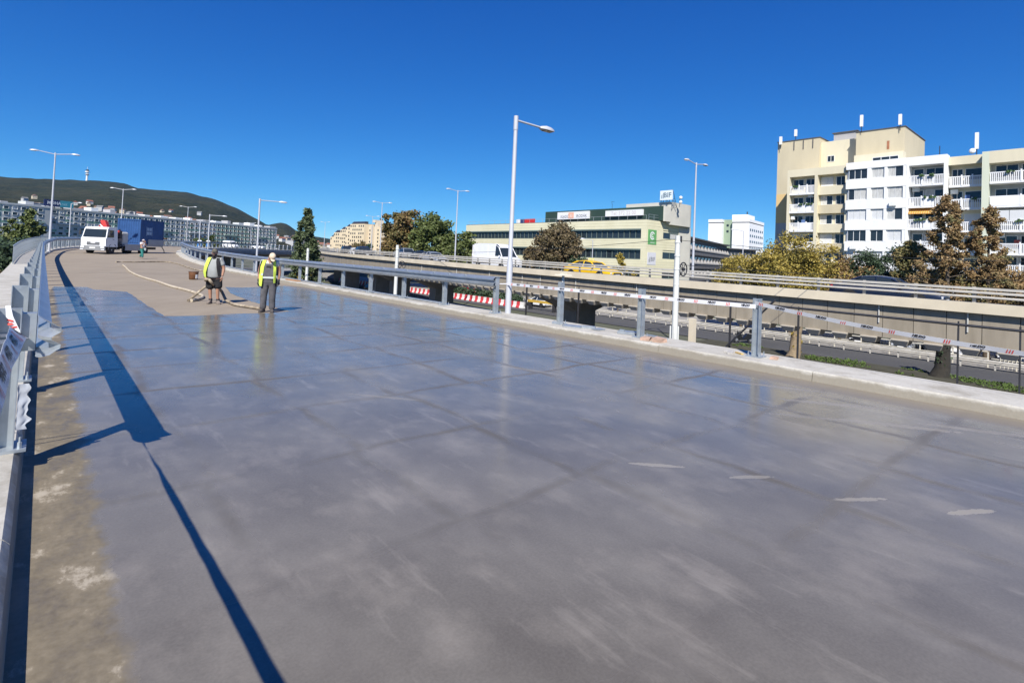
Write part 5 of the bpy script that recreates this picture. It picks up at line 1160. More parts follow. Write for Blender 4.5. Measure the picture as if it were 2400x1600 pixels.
for sx in (-1, 1):
    M().add([(sx * 1.128, -.22, 1.62), (sx * 1.128, -1.08, 1.62), (sx * 1.075, -1.08, 2.30), (sx * 1.085, -.46, 2.30)], [(0, 1, 2, 3)]).build('side_window', GLASS, tk)
    d_ = M().box(sx * 1.121, sx * 1.127, -1.16, -.12, .95, 1.58).build('door', CABW, tk); M().box(sx * 1.127, sx * 1.145, -1.1, -.9, 1.42, 1.46).build('handle', DARKM, d_)
    M().cbox((sx * 1.33, -.12, 2.0), .18, .08, .46).tube([(sx * 1.1, -.2, 2.35), (sx * 1.33, -.14, 2.3)], .02, 5).build('mirror', DARKM, tk)
    M().cbox((sx * .90, .115, .66), .32, .04, .16).build('headlight', LAMPW, tk); M().cbox((sx * .95, .115, .44), .30, .04, .08).build('fog_lamp', LAMPW, tk)
    wheel(tk, sx * .92, -.95, .44, .26)
    for q in (.95, .68): wheel(tk, sx * q, -6.0, .44, .24)
    M().ring([[(sx * 1.10, -.95 + .56 * math.cos(a), .44 + .56 * math.sin(a)), (sx * 1.125, -.95 + .56 * math.cos(a), .44 + .56 * math.sin(a)), (sx * 1.125, -.95 + .62 * math.cos(a), .44 + .62 * math.sin(a)), (sx * 1.10, -.95 + .62 * math.cos(a), .44 + .62 * math.sin(a))] for a in np.linspace(0, math.pi, 11)]).build('mudguard', BUMP, tk)
    M().box(sx * 1.16, sx * 1.20, -8.9, -6.2, 1.05, 1.62).build('side_board', DROP, tk)
    M().box(sx * 1.10, sx * 1.14, -5.35, -2.75, .42, .98).build('side_guard', DROP, tk)
    M().tube([(sx * 1.05, -2.2, 1.0), (sx * 1.22, -2.2, .8), (sx * 1.2, -2.2, .35)], .06, 8).build('stabiliser', DARKM, tk)
M().cbox((0, .02, .58), 2.22, .16, .42).build('bumper', BUMP, tk); g_ = M().cbox((0, .025, 1.02), 1.15, .05, .28).build('grille', BUMP, tk)
for k in range(3): M().box(-.55, .55, .05, .058, .92 + k * .08, .95 + k * .08).build('grille_bar', DARKM, g_)
text_on('MAN', .18, SIGNW, g_, (0, .062, 1.08), (R(90), 0, R(180)), bold=.01)
M().cbox((0, .105, .60), .52, .015, .12).build('number_plate', PLATE, tk); M().box(-.95, .95, .0, .015, 1.585, 1.60).build('wiper', DARKM, tk)
ch = M().box(-.45, -.35, -8.8, -.2, .55, .8).box(.35, .45, -8.8, -.2, .55, .8).box(-.4, .4, -6.1, -5.9, .4, .55); ch.build('chassis', DARKM, tk)
M().box(-1.15, 1.15, -8.9, -2.6, .88, 1.04).build('load_bed', DROP, tk)
M().box(-1.14, 1.14, -8.96, -8.91, .95, 1.6).build('tailboard', DROP, tk)
M().tube([(-1.0, -8.9, .9), (-1.1, -9.2, .5), (-1.15, -9.25, .02)], .04, 6).build('prop', DARKM, tk)
M().box(-.95, .95, -2.3, -1.85, .75, 1.25).build('crane_base', DARKM, tk)
KR = mat('crane red', (.50, .045, .04), .45, 0, .15, 3.)
M().tube([(.1, -2.1, 1.2), (.1, -2.1, 2.3)], .2, 10).build('crane_column', KR, tk); 
cr = M(); cr.hexa([(-.05, -2.25, 2.2), (.25, -2.25, 2.2), (.25, -1.95, 2.2), (-.05, -1.95, 2.2)], [(.45, -2.35, 3.3), (.95, -2.35, 3.3), (.95, -1.95, 3.3), (.45, -1.95, 3.3)])
cr.hexa([(1.0, -2.4, 2.0), (1.3, -2.4, 2.0), (1.3, -2.05, 2.0), (1.0, -2.05, 2.0)], [(.58, -2.35, 3.2), (.85, -2.35, 3.2), (.85, -2.05, 3.2), (.58, -2.05, 3.2)]); cr.build('crane_arm', KR, tk)
M().tube([(.2, -1.9, 2.3), (.9, -1.95, 2.9)], .06, 8).tube([(-.2, -2.2, 2.0), (-.5, -2.2, 2.1)], .12, 8).build('ram', WHITE, tk); M().cbox((-.75, -2.1, 2.2), .45, .3, .3).build('valve_block', KR, tk)
M().tube([(-.75, -2.1, 2.3), (-.95, -2.1, 2.5), (-.95, -2.15, 1.6)], .05, 6).cbox((-.9, -2.15, 1.9), .3, .3, .7).build('hoses', DARKM, tk)
tnk = thing('water_tank', 'pale rectangular tank on the truck bed between crane and container', 'tank', (-39.2, 50.0, 0), R(183)); tnk.location.z = zdeck(62.6) + 1.045
M().ring([[(-.95, -3.35, 0), (-.05, -3.35, 0), (-.05, -3.35, 1.05), (-.2, -3.35, 1.2), (-.8, -3.35, 1.2), (-.95, -3.35, 1.05)], [(-.95, -2.55, 0), (-.05, -2.55, 0), (-.05, -2.55, 1.05), (-.2, -2.55, 1.2), (-.8, -2.55, 1.2), (-.95, -2.55, 1.05)]]).build('shell', mat('tank plastic', (.50, .50, .47), .4, 0, .1, 2.), tnk)
M().cyl((-.5, -2.9, 1.24), (0, 0, 1), .16, .09, 12).build('cap', DARKM, tnk)
BLUE, t, b = nodes('container blue'); f = noise_tex(t, 1.5, 6, .65); t.links.new(ramp(t, f, [(.3, (.018, .065, .19)), (.7, (.03, .095, .26))]), b.inputs['Base Color']); b.inputs['Roughness'].default_value = .5
ct = thing('shipping_container', 'blue corrugated shipping container with a pale square emblem on the truck bed', 'container', (-39.2 - .255, 50.0 + 4.90, zdeck(62.6) + 1.045), R(3))  # x right, y away
cw, cl_, chh = 2.30, 3.95, 2.62
def corr(n, amp):
    out = []
    for i in range(n):
        u = i / n; out += [(u, 0), (u + .22 / n, 0), (u + .5 / n, amp), (u + .72 / n, amp)]
    return out + [(1, 0)]
m = M()
for z0_, z1_ in ((.18, chh - .12),):
    pr_ = corr(9, .045); m.ring([[(-1.15 + .1 + (cw - .2) * u, d_, z) for u, d_ in pr_] for z in (z0_, z1_)], False)
m.build('front_wall', BLUE, ct)
m = M(); pr_ = corr(14, .04); m.ring([[(-1.15 + cw - d_, .1 + (cl_ - .2) * u, z) for u, d_ in pr_] for z in (.18, chh - .12)], False); m.build('side_wall', BLUE, ct)
m = M(); m.box(-1.14, -1.10, .1, cl_ - .1, .1, chh - .1).box(-1.1, 1.05, cl_ - .06, cl_ - .02, .1, chh - .1).box(-1.1, 1.05, .05, cl_ - .05, chh - .08, chh - .04).box(-1.1, 1.05, .05, cl_ - .05, .1, .16); m.build('shell', BLUE, ct)
m = M()
for x_ in (-1.15, -1.15 + cw - .12):
    for y_ in (-.03, cl_ - .12): m.box(x_, x_ + .13, y_, y_ + .13, 0, chh)
for z_ in (0, chh - .13):
    m.box(-1.02, -1.15 + cw - .12, -.03, .08, z_, z_ + .12).box(-1.15 + cw - .11, -1.15 + cw, .10, cl_ - .12, z_, z_ + .12)
m.build('frame', mat('container edge', (.02, .07, .2), .5, 0, .1), ct)
e_ = M()
for i in range(2):
    for j in range(2): e_.box(1.152, 1.165, 1.05 + i * .42, 1.40 + i * .42, 1.05 + j * .42, 1.38 + j * .42)
e_.box(1.152, 1.165, .95, 1.0, .95, 1.9).box(1.152, 1.165, 1.88, 1.93, .95, 1.9); o = e_.build('emblem', mat('emblem pale blue', (.30, .42, .58), .5, 0, 0), ct); o['kind'] = 'stuff'

# portable toilets, white cabin and other things farther along the curving ramp
PTB = mat('toilet blue', (.04, .22, .55), .4, 0, .08, 2.)
for i, (s, n, lab) in enumerate(((150, 6.5, 'left hand blue portable toilet with white roof on the far ramp'), (150.5, 9.6, 'right hand blue portable toilet with white roof on the far ramp'))):
    o = thing('portable_toilet', lab, 'portable toilet', at(-.585 * 180 + i * 2.9, 180, 1.25), .35, 'portable toilets on the far ramp')
    M().box(-.58, .58, -.58, .58, .08, 1.95).build('body', PTB, o); M().box(-.62, .62, -.62, .62, 1.95, 2.05).hexa([(-.6, -.6, 2.05), (.6, -.6, 2.05), (.6, .6, 2.05), (-.6, .6, 2.05)], [(-.35, -.35, 2.3), (.35, -.35, 2.3), (.35, .35, 2.3), (-.35, .35, 2.3)]).build('roof', WHITE, o)
    dd_ = M().box(-.42, .42, -.62, -.581, .15, 1.85).build('door', PTB, o); M().box(-.3, .3, -.64, -.621, 1.35, 1.7).build('vent', WHITE, dd_)
car('van', 'white van standing on the far curving ramp', 'van', WHITEP, at(-.527 * 185, 185, 1.3), R(-115), 'van')
car('car', 'white car on the far curving ramp', 'car', WHITEP, at(-.475 * 200, 200, 1.3), R(-100), 'suv')
# white pipe railing along the outer edge of the far ramp
o = thing('pipe_railing', 'white pipe railing on the far curving ramp above the dark girder', 'railing', RP(150, 11)); fr = rel(RP, RP(150, 11)); m = M()
M().sweep([(10.9, 1.15), (11.0, 1.15), (11.0, 1.25), (10.9, 1.25)], fr, frange(150, 300, 4)).build('handrail', WHITE, o); M().sweep([(10.9, .6), (11.0, .6), (11.0, .68), (10.9, .68)], fr, frange(150, 300, 4)).build('middle_rail', WHITE, o)
pm_ = M().box(-.07, .07, -.07, .07, 0, 1.25).mesh('post', WHITE); s = 150
while s < 300: put(pm_, 'post', o, fr(s, 10.95, .16), RA(s)); s += 2.6
# bridge columns under the curving ramp
for i in range(8):
    s = 60 + i * 26; v = RP(s, 5.0); zt = v.z - 1.7
    o = tag(M().box(-.6, .6, -3.2, 3.2, 0, zt - GZ).build('bridge_pier', PIER, None, False, (v.x, v.y, GZ), RA(s) + math.pi / 2), 'plain concrete pier carrying the curving bridge ramp', 'pier', 'piers of the curving ramp')
# ------------------------------------------------------------------ street furniture below
RB, WBm = mat('barrier red', (.55, .05, .06), .5, 0, .1, 2.), mat('barrier white', (.72, .71, .68), .5, 0, .08, 2.)
bl = M(); bl.ring([[(-.28, y, 0), (.28, y, 0), (.28, y, .14), (.13, y, .36), (.09, y, .85), (-.09, y, .85), (-.13, y, .36), (-.28, y, .14)] for y in (-.33, .33)])
mr, mw = bl.mesh('barrier_block', RB), bl.mesh('barrier_block', WBm)
s = 54.5; i = 0
while s < 118:
    o = put(mr if i % 2 else mw, 'barrier_block', None, W(s, 50.2, GZ + .06), AL)
    tag(o, ('red' if i % 2 else 'white') + ' plastic road barrier block in the striped row under the viaduct', 'road barrier', 'red barrier blocks under the viaduct' if i % 2 else 'white barrier blocks under the viaduct'); s += .68; i += 1
RAILW = mat('railing cream', (.62, .58, .48), .6, .1, .12, 3.)
def street_rail(lab, n, s0, s1, step, top, mids, base, fence=None):
    o = thing('street_railing', lab, 'railing', W(s0, n, base), AL); L = s1 - s0
    for z in [top] + mids: M().box(-.03, .03, 0, L, z - .04, z + .04).build('rail', RAILW, o)
    pm = M().box(-.035, .035, -.04, .04, 0, top - .041).mesh('post', RAILW); y = 0
    while y <= L: put(pm, 'post', o, (.07, y, 0)); y += step
    if fence:
        bm_ = M().box(-.02, .02, -.025, .025, .14, 1.05).mesh('bar', RAILW); y = .2; k = 0
        while y < fence and k < 250: put(bm_, 'bar', o, (-.06, y, 0)); y += .22; k += 1
        M().box(-.08, -.04, 0, fence, 1.05, 1.13).build('fence_rail', RAILW, o)
    return o
street_rail('cream pedestrian railing beyond the street under the viaduct', 54.4, 6.5, 50, 2.1, 1.25, [.72], GZ + .08)
street_rail('cream pedestrian railing with close upright bars at the right edge under the viaduct', 54.4, -14, 6.3, 2.1, 1.35, [.75], GZ + .08, 20)
o = thing('crash_barrier', 'weathered crash barrier along the kerb of the street below', 'guardrail', W(-14, 53.6, GZ + .06), AL)
M().ring([[(x, y, z) for x, z in [(0, .42), (-.06, .47), (-.06, .53), (0, .57), (-.06, .61), (-.06, .68), (0, .73), (.02, .73), (.02, .42)]] for y in (0, 64)]).build('rail', VR, o)
pm = M().box(.03, .13, -.05, .05, 0, .7).mesh('post', VR)
for k in range(32): put(pm, 'post', o, (0, k * 2, 0))
yb = thing('beam_trestle', 'long yellow steel beam on a trestle behind the striped barriers', 'beam', W(44, 50.5, GZ + .06), AL)
M().box(-.2, .2, 0, 9.5, 1.0, 1.3).build('beam', mat('beam yellow', (.55, .36, .06), .5, 0, .15, 2.), yb)
for y in (.5, 4.5, 9): M().box(-.35, .35, y, y + .15, 0, .999).build('trestle', DARKM, yb)
sg = thing('roof_light', 'cream flat sign lamp on a short mast behind the first bare post', 'lamp', W(20.1, 21.5, GZ), AL)
M().tube([(0, 0, 0), (0, 0, 6.05)], .07, 8).build('mast', POLEW, sg); M().hexa([(-.3, -.4, 6.05), (.3, -.4, 6.05), (.3, .4, 6.05), (-.3, .4, 6.05)], [(-.26, -.36, 6.1), (.26, -.36, 6.1), (.26, .36, 6.1), (-.26, .36, 6.1)]).box(-.12, .12, -.16, .16, 6.101, 6.24).build('lamp_body', mat('lamp cream', (.62, .58, .46), .5, 0, .1, 3.), sg)

# ------------------------------------------------------------------ small things on the bridge
HOSE, t, b = nodes('canvas hose'); f = noise_tex(t, 5, 5, .6); t.links.new(ramp(t, f, [(.3, (.33, .27, .19)), (.7, (.55, .48, .37))]), b.inputs['Base Color']); b.inputs['Roughness'].default_value = .9
HOSE2, t, b = nodes('muddy canvas hose'); f = noise_tex(t, 4, 5, .7); t.links.new(ramp(t, f, [(.35, (.13, .10, .07)), (.55, (.30, .245, .175)), (.7, (.45, .39, .30))]), b.inputs['Base Color']); b.inputs['Roughness'].default_value = .85
def smooth_path(P, k=5):
    P = [Vector(p) for p in P]; out = []
    for i in range(len(P) - 1):
        a, b_, c, d_ = P[max(i - 1, 0)], P[i], P[i + 1], P[min(i + 2, len(P) - 1)]
        for j in range(k):
            u = j / k; out.append(.5 * ((2 * b_) + (c - a) * u + (2 * a - 5 * b_ + 4 * c - d_) * u * u + (3 * b_ - a - 3 * c + d_) * u ** 3))
    return out + [P[-1]]
def G(s, n, h=.045): p = RP(s, n); p.z += h; return p
tag(M().tube(smooth_path([G(s, n) for s, n in [(50.6, 4.26), (51.0, 4.57), (51.2, 5.4), (51.9, 6.36), (52.5, 7.3), (52.4, 8.0), (50, 8.25), (46, 8.15), (42, 8.1), (39.5, 8.6)]]), .05, 8).build('fire_hose', HOSE2, None, 60), 'dark flat hose lying across the dry road near the walking man', 'hose')
tag(M().tube(smooth_path([G(s, n) for s, n in [(46.6, 4.34), (43.6, 4.23), (39.1, 4.0), (35.3, 3.96), (32.6, 4.04), (30.2, 4.18), (26.9, 4.22), (24.4, 4.4), (22.2, 4.43), (21.2, 4.3), (20.4, 4.02), (19.85, 3.7)]]), [.05] * 50 + [.055] * 6, 10).build('fire_hose', HOSE, None, 60), 'long pale canvas hose running over the dry road towards the two workers', 'hose')
w1 = W(20.0, 4.42); 
HANDR = Vector((-9.63, 16.92, .76))
hp = [G(19.86, 3.62, .055), G(19.95, 3.70, .10), W(20.0, 3.95, .33), W(19.95, 4.2, .60), HANDR + Vector((-.02, 0, .0)), HANDR + Vector((.10, -.01, .015)), HANDR + Vector((.22, -.02, -.10)), W(19.7, 4.52, .38), W(19.3, 4.58, .12), G(18.95, 4.62, .055), G(18.2, 4.59, .055), G(17.5, 4.75, .055), G(16.8, 4.93, .055)]
tag(M().tube(smooth_path(hp), .044, 10).build('fire_hose', HOSE2, None, 60), 'muddy hose lifted by the worker in shorts and lying to the feet of the other', 'hose')
bk = thing('bucket', 'brown bucket with a white label standing on the dry road', 'bucket', RP(32.5, 6.1, .006), AL)
BRN = mat('bucket brown', (.17, .075, .035), .5, 0, .25, 6.)
M().tube([(0, 0, 0), (0, 0, .02), (0, 0, .40)], [.17, .205, .235], 20).build('body', BRN, bk, 60); M().tube([(0, 0, .401), (0, 0, .435)], .25, 20).build('lid', mat('bucket lid', (.14, .085, .05), .6, 0, .2, 5.), bk, 60)
lbm = M(); A = np.linspace(-1.35, -.65, 7); lbm.ring([[(r_ * math.cos(a), r_ * math.sin(a), z) for z, r_ in ((.06, .218), (.27, .2345))] for a in A], False); lbm.build('label', WHITE, bk)
tag(M().cbox((0, 0, .03), .22, 1.5, .05).build('plank', mat('orange wood', (.42, .22, .10), .8, 0, .2, 4.), None, False, RP(29.2, 10.15, .167), AL + .05), 'orange wooden plank lying on the right kerb behind the workers', 'plank')
tag(M().cbox((0, 0, .015), .34, .5, .03).cbox((.2, .5, .03), .12, .3, .06).build('steel_offcut', GALV, None, False, W(9.25, 10.35, .167), AL + .4), 'grey steel offcut lying right of the first bare post', 'steel part')
tag(M().cbox((0, 0, .03), .14, .34, .06, .5).cbox((.02, -.30, .018), .28, .22, .03).build('steel_offcut', GALV, None, False, W(8.85, 10.48, .167), AL), 'angled steel offcut beside the flat one near the first bare post', 'steel part')
tag(M().cbox((0, 0, .035), .30, .42, .06, .1).cbox((-.1, .1, .085), .05, .12, .04).build('steel_plate', GALV, None, False, W(7.75, 10.62, .167), AL + .2), 'thick steel plate with holes lying left of the middle bare post', 'steel part')
tag(M().cbox((0, 0, .02), .10, .60, .04).build('steel_bar', GALV, None, False, W(7.02, 10.72, .167), AL - .2), 'steel bar lying behind the middle bare post', 'steel part')
BRK = mat('raw block', (.46, .31, .23), .9, 0, .25, 9.)
def block(label, s, n, rz, sx, sy, sz, seed):
    m = M(); m.cbox((0, 0, sz / 2), sx, sy, sz); random.seed(seed); m.v = [(x + random.uniform(-.02, .02), y + random.uniform(-.02, .02), z + (random.uniform(-.015, .015) if z > .01 else 0)) for x, y, z in m.v]
    return tag(m.build('block', BRK, None, False, W(s, n, .168), AL + rz), label, 'block', 'broken pinkish blocks on the kerb')
block('broken pinkish block touching the middle bare post', 6.92, 10.2, .3, .30, .20, .075, 1); block('broken pinkish block farther right of the middle bare post', 6.62, 10.22, .1, .28, .22, .085, 2)
tag(M().cbox((0, 0, .02), .30, .10, .04, .4).cbox((.1, .12, .015), .12, .08, .03).build('rag', mat('rag', (.45, .43, .40), .95, 0, .3, 6.), None, False, W(5.05, 10.3, .167), AL), 'grey rag heap lying left of the nearest bare post', 'rag')
tag(M().cbox((0, 0, .012), .22, .05, .022, 1.0).build('wood_strip', mat('strip yellow', (.6, .42, .14), .7, 0, .1), None, False, W(4.93, 10.42, .167), AL), 'yellow strip of wood left of the nearest bare post', 'wood strip')
block('small flat stone right of the nearest bare post', 4.28, 10.5, .2, .2, .12, .04, 3)
# thin film scrap hanging under the left rail
fs = M(); random.seed(2); rows = []
for i in range(25):
    z = .33 + .36 * i / 24; rows.append([W(5.74 + .015 * noise.noise(Vector((i * .2, u * 2, 1))), -.09 + .09 * u * (.75 + .35 * noise.noise(Vector((i * .3, 0, 4)))) + .012 * noise.noise(Vector((i * .3, u * 3, 8))), z) for u in np.linspace(0, 1, 9)])
fs.ring(rows, False); FILM, t, b = nodes('film scrap'); b.inputs['Base Color'].default_value = (.42, .44, .48, 1); b.inputs['Roughness'].default_value = .3
tag(fs.build('film_scrap', FILM, None, 80), 'crumpled translucent film hanging at the first left guardrail post', 'film')

# ------------------------------------------------------------------ people
def skin(name, J, E_, m, parent, sub=2, loc=None):
    """continuous limb surface: J = {key: (pos, radius or (rx, ry))}; E_ = edges"""
    keys = list(J); idx = {k: i for i, k in enumerate(keys)}
    me = bpy.data.meshes.new(name); me.from_pydata([J[k][0] for k in keys], [(idx[a], idx[b_]) for a, b_ in E_], [])
    o = bpy.data.objects.new(name, me); COL.objects.link(o)
    md = o.modifiers.new('skin', 'SKIN'); md.use_smooth_shade = True
    for i, k in enumerate(keys):
        r = J[k][1]; v = me.skin_vertices[0].data[i]; v.radius = r if hasattr(r, '__len__') else (r, r); v.use_root = (i == 0)
    sm = o.modifiers.new('sub', 'SUBSURF'); sm.levels = sub; sm.render_levels = sub
    dg = bpy.context.evaluated_depsgraph_get(); nm = bpy.data.meshes.new_from_object(o.evaluated_get(dg)); bpy.data.objects.remove(o)
    nm.materials.clear(); nm.materials.append(m); nm.name = name
    nm.polygons.foreach_set('use_smooth', [True] * len(nm.polygons))
    return put(nm, name, parent, loc)
SKIN = mat('skin tanned', (.36, .19, .12), .55, 0, .06, 6.); SKINF = mat('skin face', (.42, .24, .16), .55, 0, .06, 6.)
BEARD = mat('dark beard', (.045, .035, .03), .9, 0, .2, 12.)
GREYT = mat('grey shirt', (.30, .315, .31), .95, 0, .08, 7., .3); HIVIS = mat('hi-vis yellow', (.52, .66, .08), .85, 0, .22, 4., .6); HIVIS2 = mat('reflective strip', (.55, .58, .55), .35, .2, .05, 5.)
BLKC = mat('black cloth', (.018, .018, .02), .95, 0, .25, 6.); DUN = mat('grey overall', (.085, .083, .09), .95, 0, .45, 5., .8); CAPB = mat('beige cap', (.62, .50, .36), .9, 0, .1, 9.); GLV = mat('dark glove', (.03, .032, .038), .8, 0, .3, 9.)
CAMO = mat('camo cap', (.11, .10, .075), .9, 0, .65, 14.); SHOE = mat('dusty shoe', (.20, .165, .14), .9, 0, .25, 9.); TEALC = mat('teal trousers', (.025, .17, .15), .9, 0, .2, 5.); WSH = mat('white shirt', (.66, .64, .68), .9, 0, .08, 6.); STRAWH = mat('pale hat', (.42, .38, .40), .9, 0, .1, 8.)
def hand(p, wrist, d, palm_n, m, curl=.5, sc=1.):
    """palm plus four curled fingers and a thumb along d from wrist; palm_n faces the way the fingers close"""
    d = Vector(d).normalized(); n_ = Vector(palm_n); n_ = (n_ - d * n_.dot(d)).normalized(); s_ = d.cross(n_); w = Vector(wrist)
    J = {'w': (w, .026 * sc), 'p': (w + d * .045 * sc, (.042 * sc, .02 * sc)), 'k': (w + d * .085 * sc, (.042 * sc, .018 * sc))}; E_ = [('w', 'p'), ('p', 'k')]
    for i, (off, L) in enumerate(((-.030, .068), (-.010, .078), (.010, .072), (.030, .058))):
        b0 = w + d * .085 * sc + s_ * off * sc; L *= sc; c1 = b0 + (d * math.cos(curl * .8) + n_ * math.sin(curl * .8)) * L * .45; c2 = c1 + (d * math.cos(curl * 2.0) + n_ * math.sin(curl * 2.0)) * L * .32; c3 = c2 + (d * math.cos(curl * 2.9) + n_ * math.sin(curl * 2.9)) * L * .25
        for k, (q, r) in enumerate(((b0, .0098), (c1, .0092), (c2, .0085), (c3, .0075))): J[f'{i}{k}'] = (q, r * sc)
        E_ += [('k', f'{i}0'), (f'{i}0', f'{i}1'), (f'{i}1', f'{i}2'), (f'{i}2', f'{i}3')]
    b0 = w + d * .03 * sc - s_ * .036 * sc; J['t0'] = (b0, .013 * sc); J['t1'] = (b0 + (d * .7 - s_ * .5 + n_ * .4).normalized() * .038 * sc, .011 * sc); J['t2'] = (b0 + (d * 1.4 - s_ * .5 + n_ * 1.0).normalized() * .068 * sc, .009 * sc); E_ += [('p', 't0'), ('t0', 't1'), ('t1', 't2')]
    return skin('hand', J, E_, m, p, 1)
def head(p, c, yaw, pitch, m, beard=None, sc=1., hair=None):
    """head with brow, eyes, nose, mouth, ears; looks along -Y before yaw/pitch"""
    m4 = Matrix.Translation(c) @ Matrix.Rotation(yaw, 4, 'Z') @ Matrix.Rotation(pitch, 4, 'X') @ Matrix.Scale(sc, 4)
    h = M(); seg, rg = 20, 14; rings = []
    for i in range(rg + 1):
        th = -math.pi / 2 + math.pi * (.03 + .94 * i / rg); z = math.sin(th)
        ring = []
        for k in range(seg):
            a = 2 * math.pi * k / seg; x = .077 * math.cos(th) * math.cos(a); y = .097 * math.cos(th) * math.sin(a); zz = .118 * z
            if zz < -.02: x *= 1 - .30 * (-zz - .02) / .1; y = y * (1 - .2 * (-zz - .02) / .1) - (.012 if y < 0 else -.02) * (-zz - .02) / .1
            if y < -.06:
                if abs(x) < .016 and -.05 < zz < .01: y -= .022 * (1 - abs(x) / .02)
                if .012 < abs(x) < .05 and 0 < zz < .03: y += .008
            ring.append(m4 @ Vector((x, y, zz)))
        rings.append(ring)
    h.ring(rings)
    o = h.build('head', m, p, 80)
    e = M()
    for sx in (-1, 1): e.ball(m4 @ Vector((sx * .031, -.083, .008)), .011 * sc, .011 * sc, .008 * sc, 8, 5)
    e.build('eyes', BLACK, o)
    mo = M(); q = [m4 @ Vector(v) for v in ((-.024, -.0905, -.062), (0, -.098, -.058), (.024, -.0905, -.062), (0, -.097, -.068))]; mo.tube(q[:3], .006 * sc, 6); mo.build('mouth', mat('lips', (.28, .10, .08), .6, 0, 0), o)
    er = M()
    for sx in (-1, 1): er.ball(m4 @ Vector((sx * .08, .012, -.002)), .012 * sc, .02 * sc, .032 * sc, 8, 6)
    er.build('ears', m, o)
    if beard:
        bd = M(); rr = []
        for zz, w_, f_ in ((-.035, .078, -.072), (-.06, .074, -.092), (-.085, .062, -.104), (-.112, .045, -.098), (-.135, .022, -.075)):
            rr.append([m4 @ Vector((w_ * math.cos(a), .0 + (f_) * math.sin(a) if math.sin(a) > 0 else .02 * -math.sin(a), zz)) for a in np.linspace(0, 2 * math.pi, 15)[:-1]])
        bd.ring(rr).build('beard', beard, o, 80)
    return o, m4
def cap(p, m4, m, brim=True, hat=False):
    c = M(); rings = []
    for zz, s_ in ((.022, 1.07), (.05, 1.07), (.085, .98), (.112, .76), (.128, .42), (.133, .1)):
        rings.append([m4 @ Vector((.083 * s_ * math.cos(a), .103 * s_ * math.sin(a), zz)) for a in np.linspace(0, 2 * math.pi, 21)[:-1]])
    c.ring(rings); 
    if hat: c.ring([[m4 @ Vector(((.083 + e) * math.cos(a), (.103 + e) * math.sin(a), .03 - e * .25 + dz)) for e, dz in ((-.004, 0), (.085, 0), (.085, .006), (-.004, .006))] for a in list(np.linspace(0, 2 * math.pi, 21))], True, False)
    elif brim:
        A = np.linspace(-2.35, -.8, 11)
        c.ring([[m4 @ Vector((.083 * 1.05 * math.cos(a), .103 * 1.05 * math.sin(a), z)) for z in (.030, .024)] + [m4 @ Vector((.085 * 1.02 * math.cos(a), .103 * math.sin(a) - .075 * math.sin(-a) ** 1.0, z)) for z in (.006, .012)] for a in A])
    return c.build('cap' if not hat else 'hat', m, p, 70)
def shoe(p, x, y, yaw, m, z=0.):
    mt_ = Matrix.Translation((x, y, z)) @ Matrix.Rotation(yaw, 4, 'Z'); s_ = M()
    s_.ring([[mt_ @ Vector((a * w_, yy, zz)) for a, zz in ((-1, .005), (1, .005), (1.0, h_ * .5), (.7, h_), (-.7, h_), (-1.0, h_ * .5))] for yy, w_, h_ in ((.10, .035, .08), (.07, .042, .115), (.0, .044, .12), (-.07, .05, .085), (-.14, .048, .06), (-.18, .03, .045))])
    return s_.build('shoe', m, p, 50)
# --- worker lifting the hose: grey shirt, black shorts, camouflage cap
p1 = thing('person', 'worker in grey T-shirt, black shorts and camouflage cap lifting a muddy hose', 'person', (-9.48, 17.1, .004), 0)
hips = Vector((.0, .02, .88)); 
J = {'pel': ((0, .02, .88), (.155, .125)), 'bel': ((.0, -.02, 1.06), (.19, .165)), 'che': ((0, .0, 1.30), (.18, .135)), 'nek': ((0, .01, 1.46), (.07, .065)), 'hed': ((.0, -.02, 1.56), (.06, .07)),
     'sr': ((-.19, .01, 1.40), .075), 'er': ((-.265, -.01, 1.13), .05), 'wr': ((-.19, -.13, .865), .032), 'sl': ((.19, .01, 1.40), .075), 'el': ((.285, .03, 1.13), .05), 'wl': ((.285, -.05, .88), .031),
     'hr': ((-.10, .02, .82), .095), 'kr': ((-.11, .0, .47), .06), 'ar': ((-.09, .03, .09), .042), 'hl': ((.10, .02, .82), .095), 'kl': ((.14, -.02, .48), .06), 'al': ((.15, .02, .09), .042)}
ED = [('pel', 'bel'), ('bel', 'che'), ('che', 'nek'), ('nek', 'hed'), ('che', 'sr'), ('sr', 'er'), ('er', 'wr'), ('che', 'sl'), ('sl', 'el'), ('el', 'wl'), ('pel', 'hr'), ('hr', 'kr'), ('kr', 'ar'), ('pel', 'hl'), ('hl', 'kl'), ('kl', 'al')]
skin('body', J, ED, SKIN, p1)
Js = {'z': ((0, .0, .80), (.215, .18)), 'a': ((0, .0, .90), (.222, .19)), 'b': ((0, -.02, 1.08), (.235, .20)), 'c': ((0, .0, 1.30), (.20, .155)), 'd': ((0, .01, 1.44), (.10, .09)), 'e': ((-.19, .01, 1.40), .095), 'f': ((-.245, .0, 1.20), .085), 'g': ((.19, .01, 1.40), .095), 'h': ((.255, .02, 1.20), .085)}
skin('shirt', Js, [('z', 'a'), ('a', 'b'), ('b', 'c'), ('c', 'd'), ('c', 'e'), ('e', 'f'), ('c', 'g'), ('g', 'h')], GREYT, p1)
Jt = {'a': ((0, .02, .92), (.205, .17)), 'b': ((-.11, .02, .74), .145), 'c': ((-.125, .01, .44), .135), 'd': ((.11, .02, .74), .145), 'e': ((.145, .0, .46), .135)}
skin('shorts', Jt, [('a', 'b'), ('b', 'c'), ('a', 'd'), ('d', 'e')], BLKC, p1)
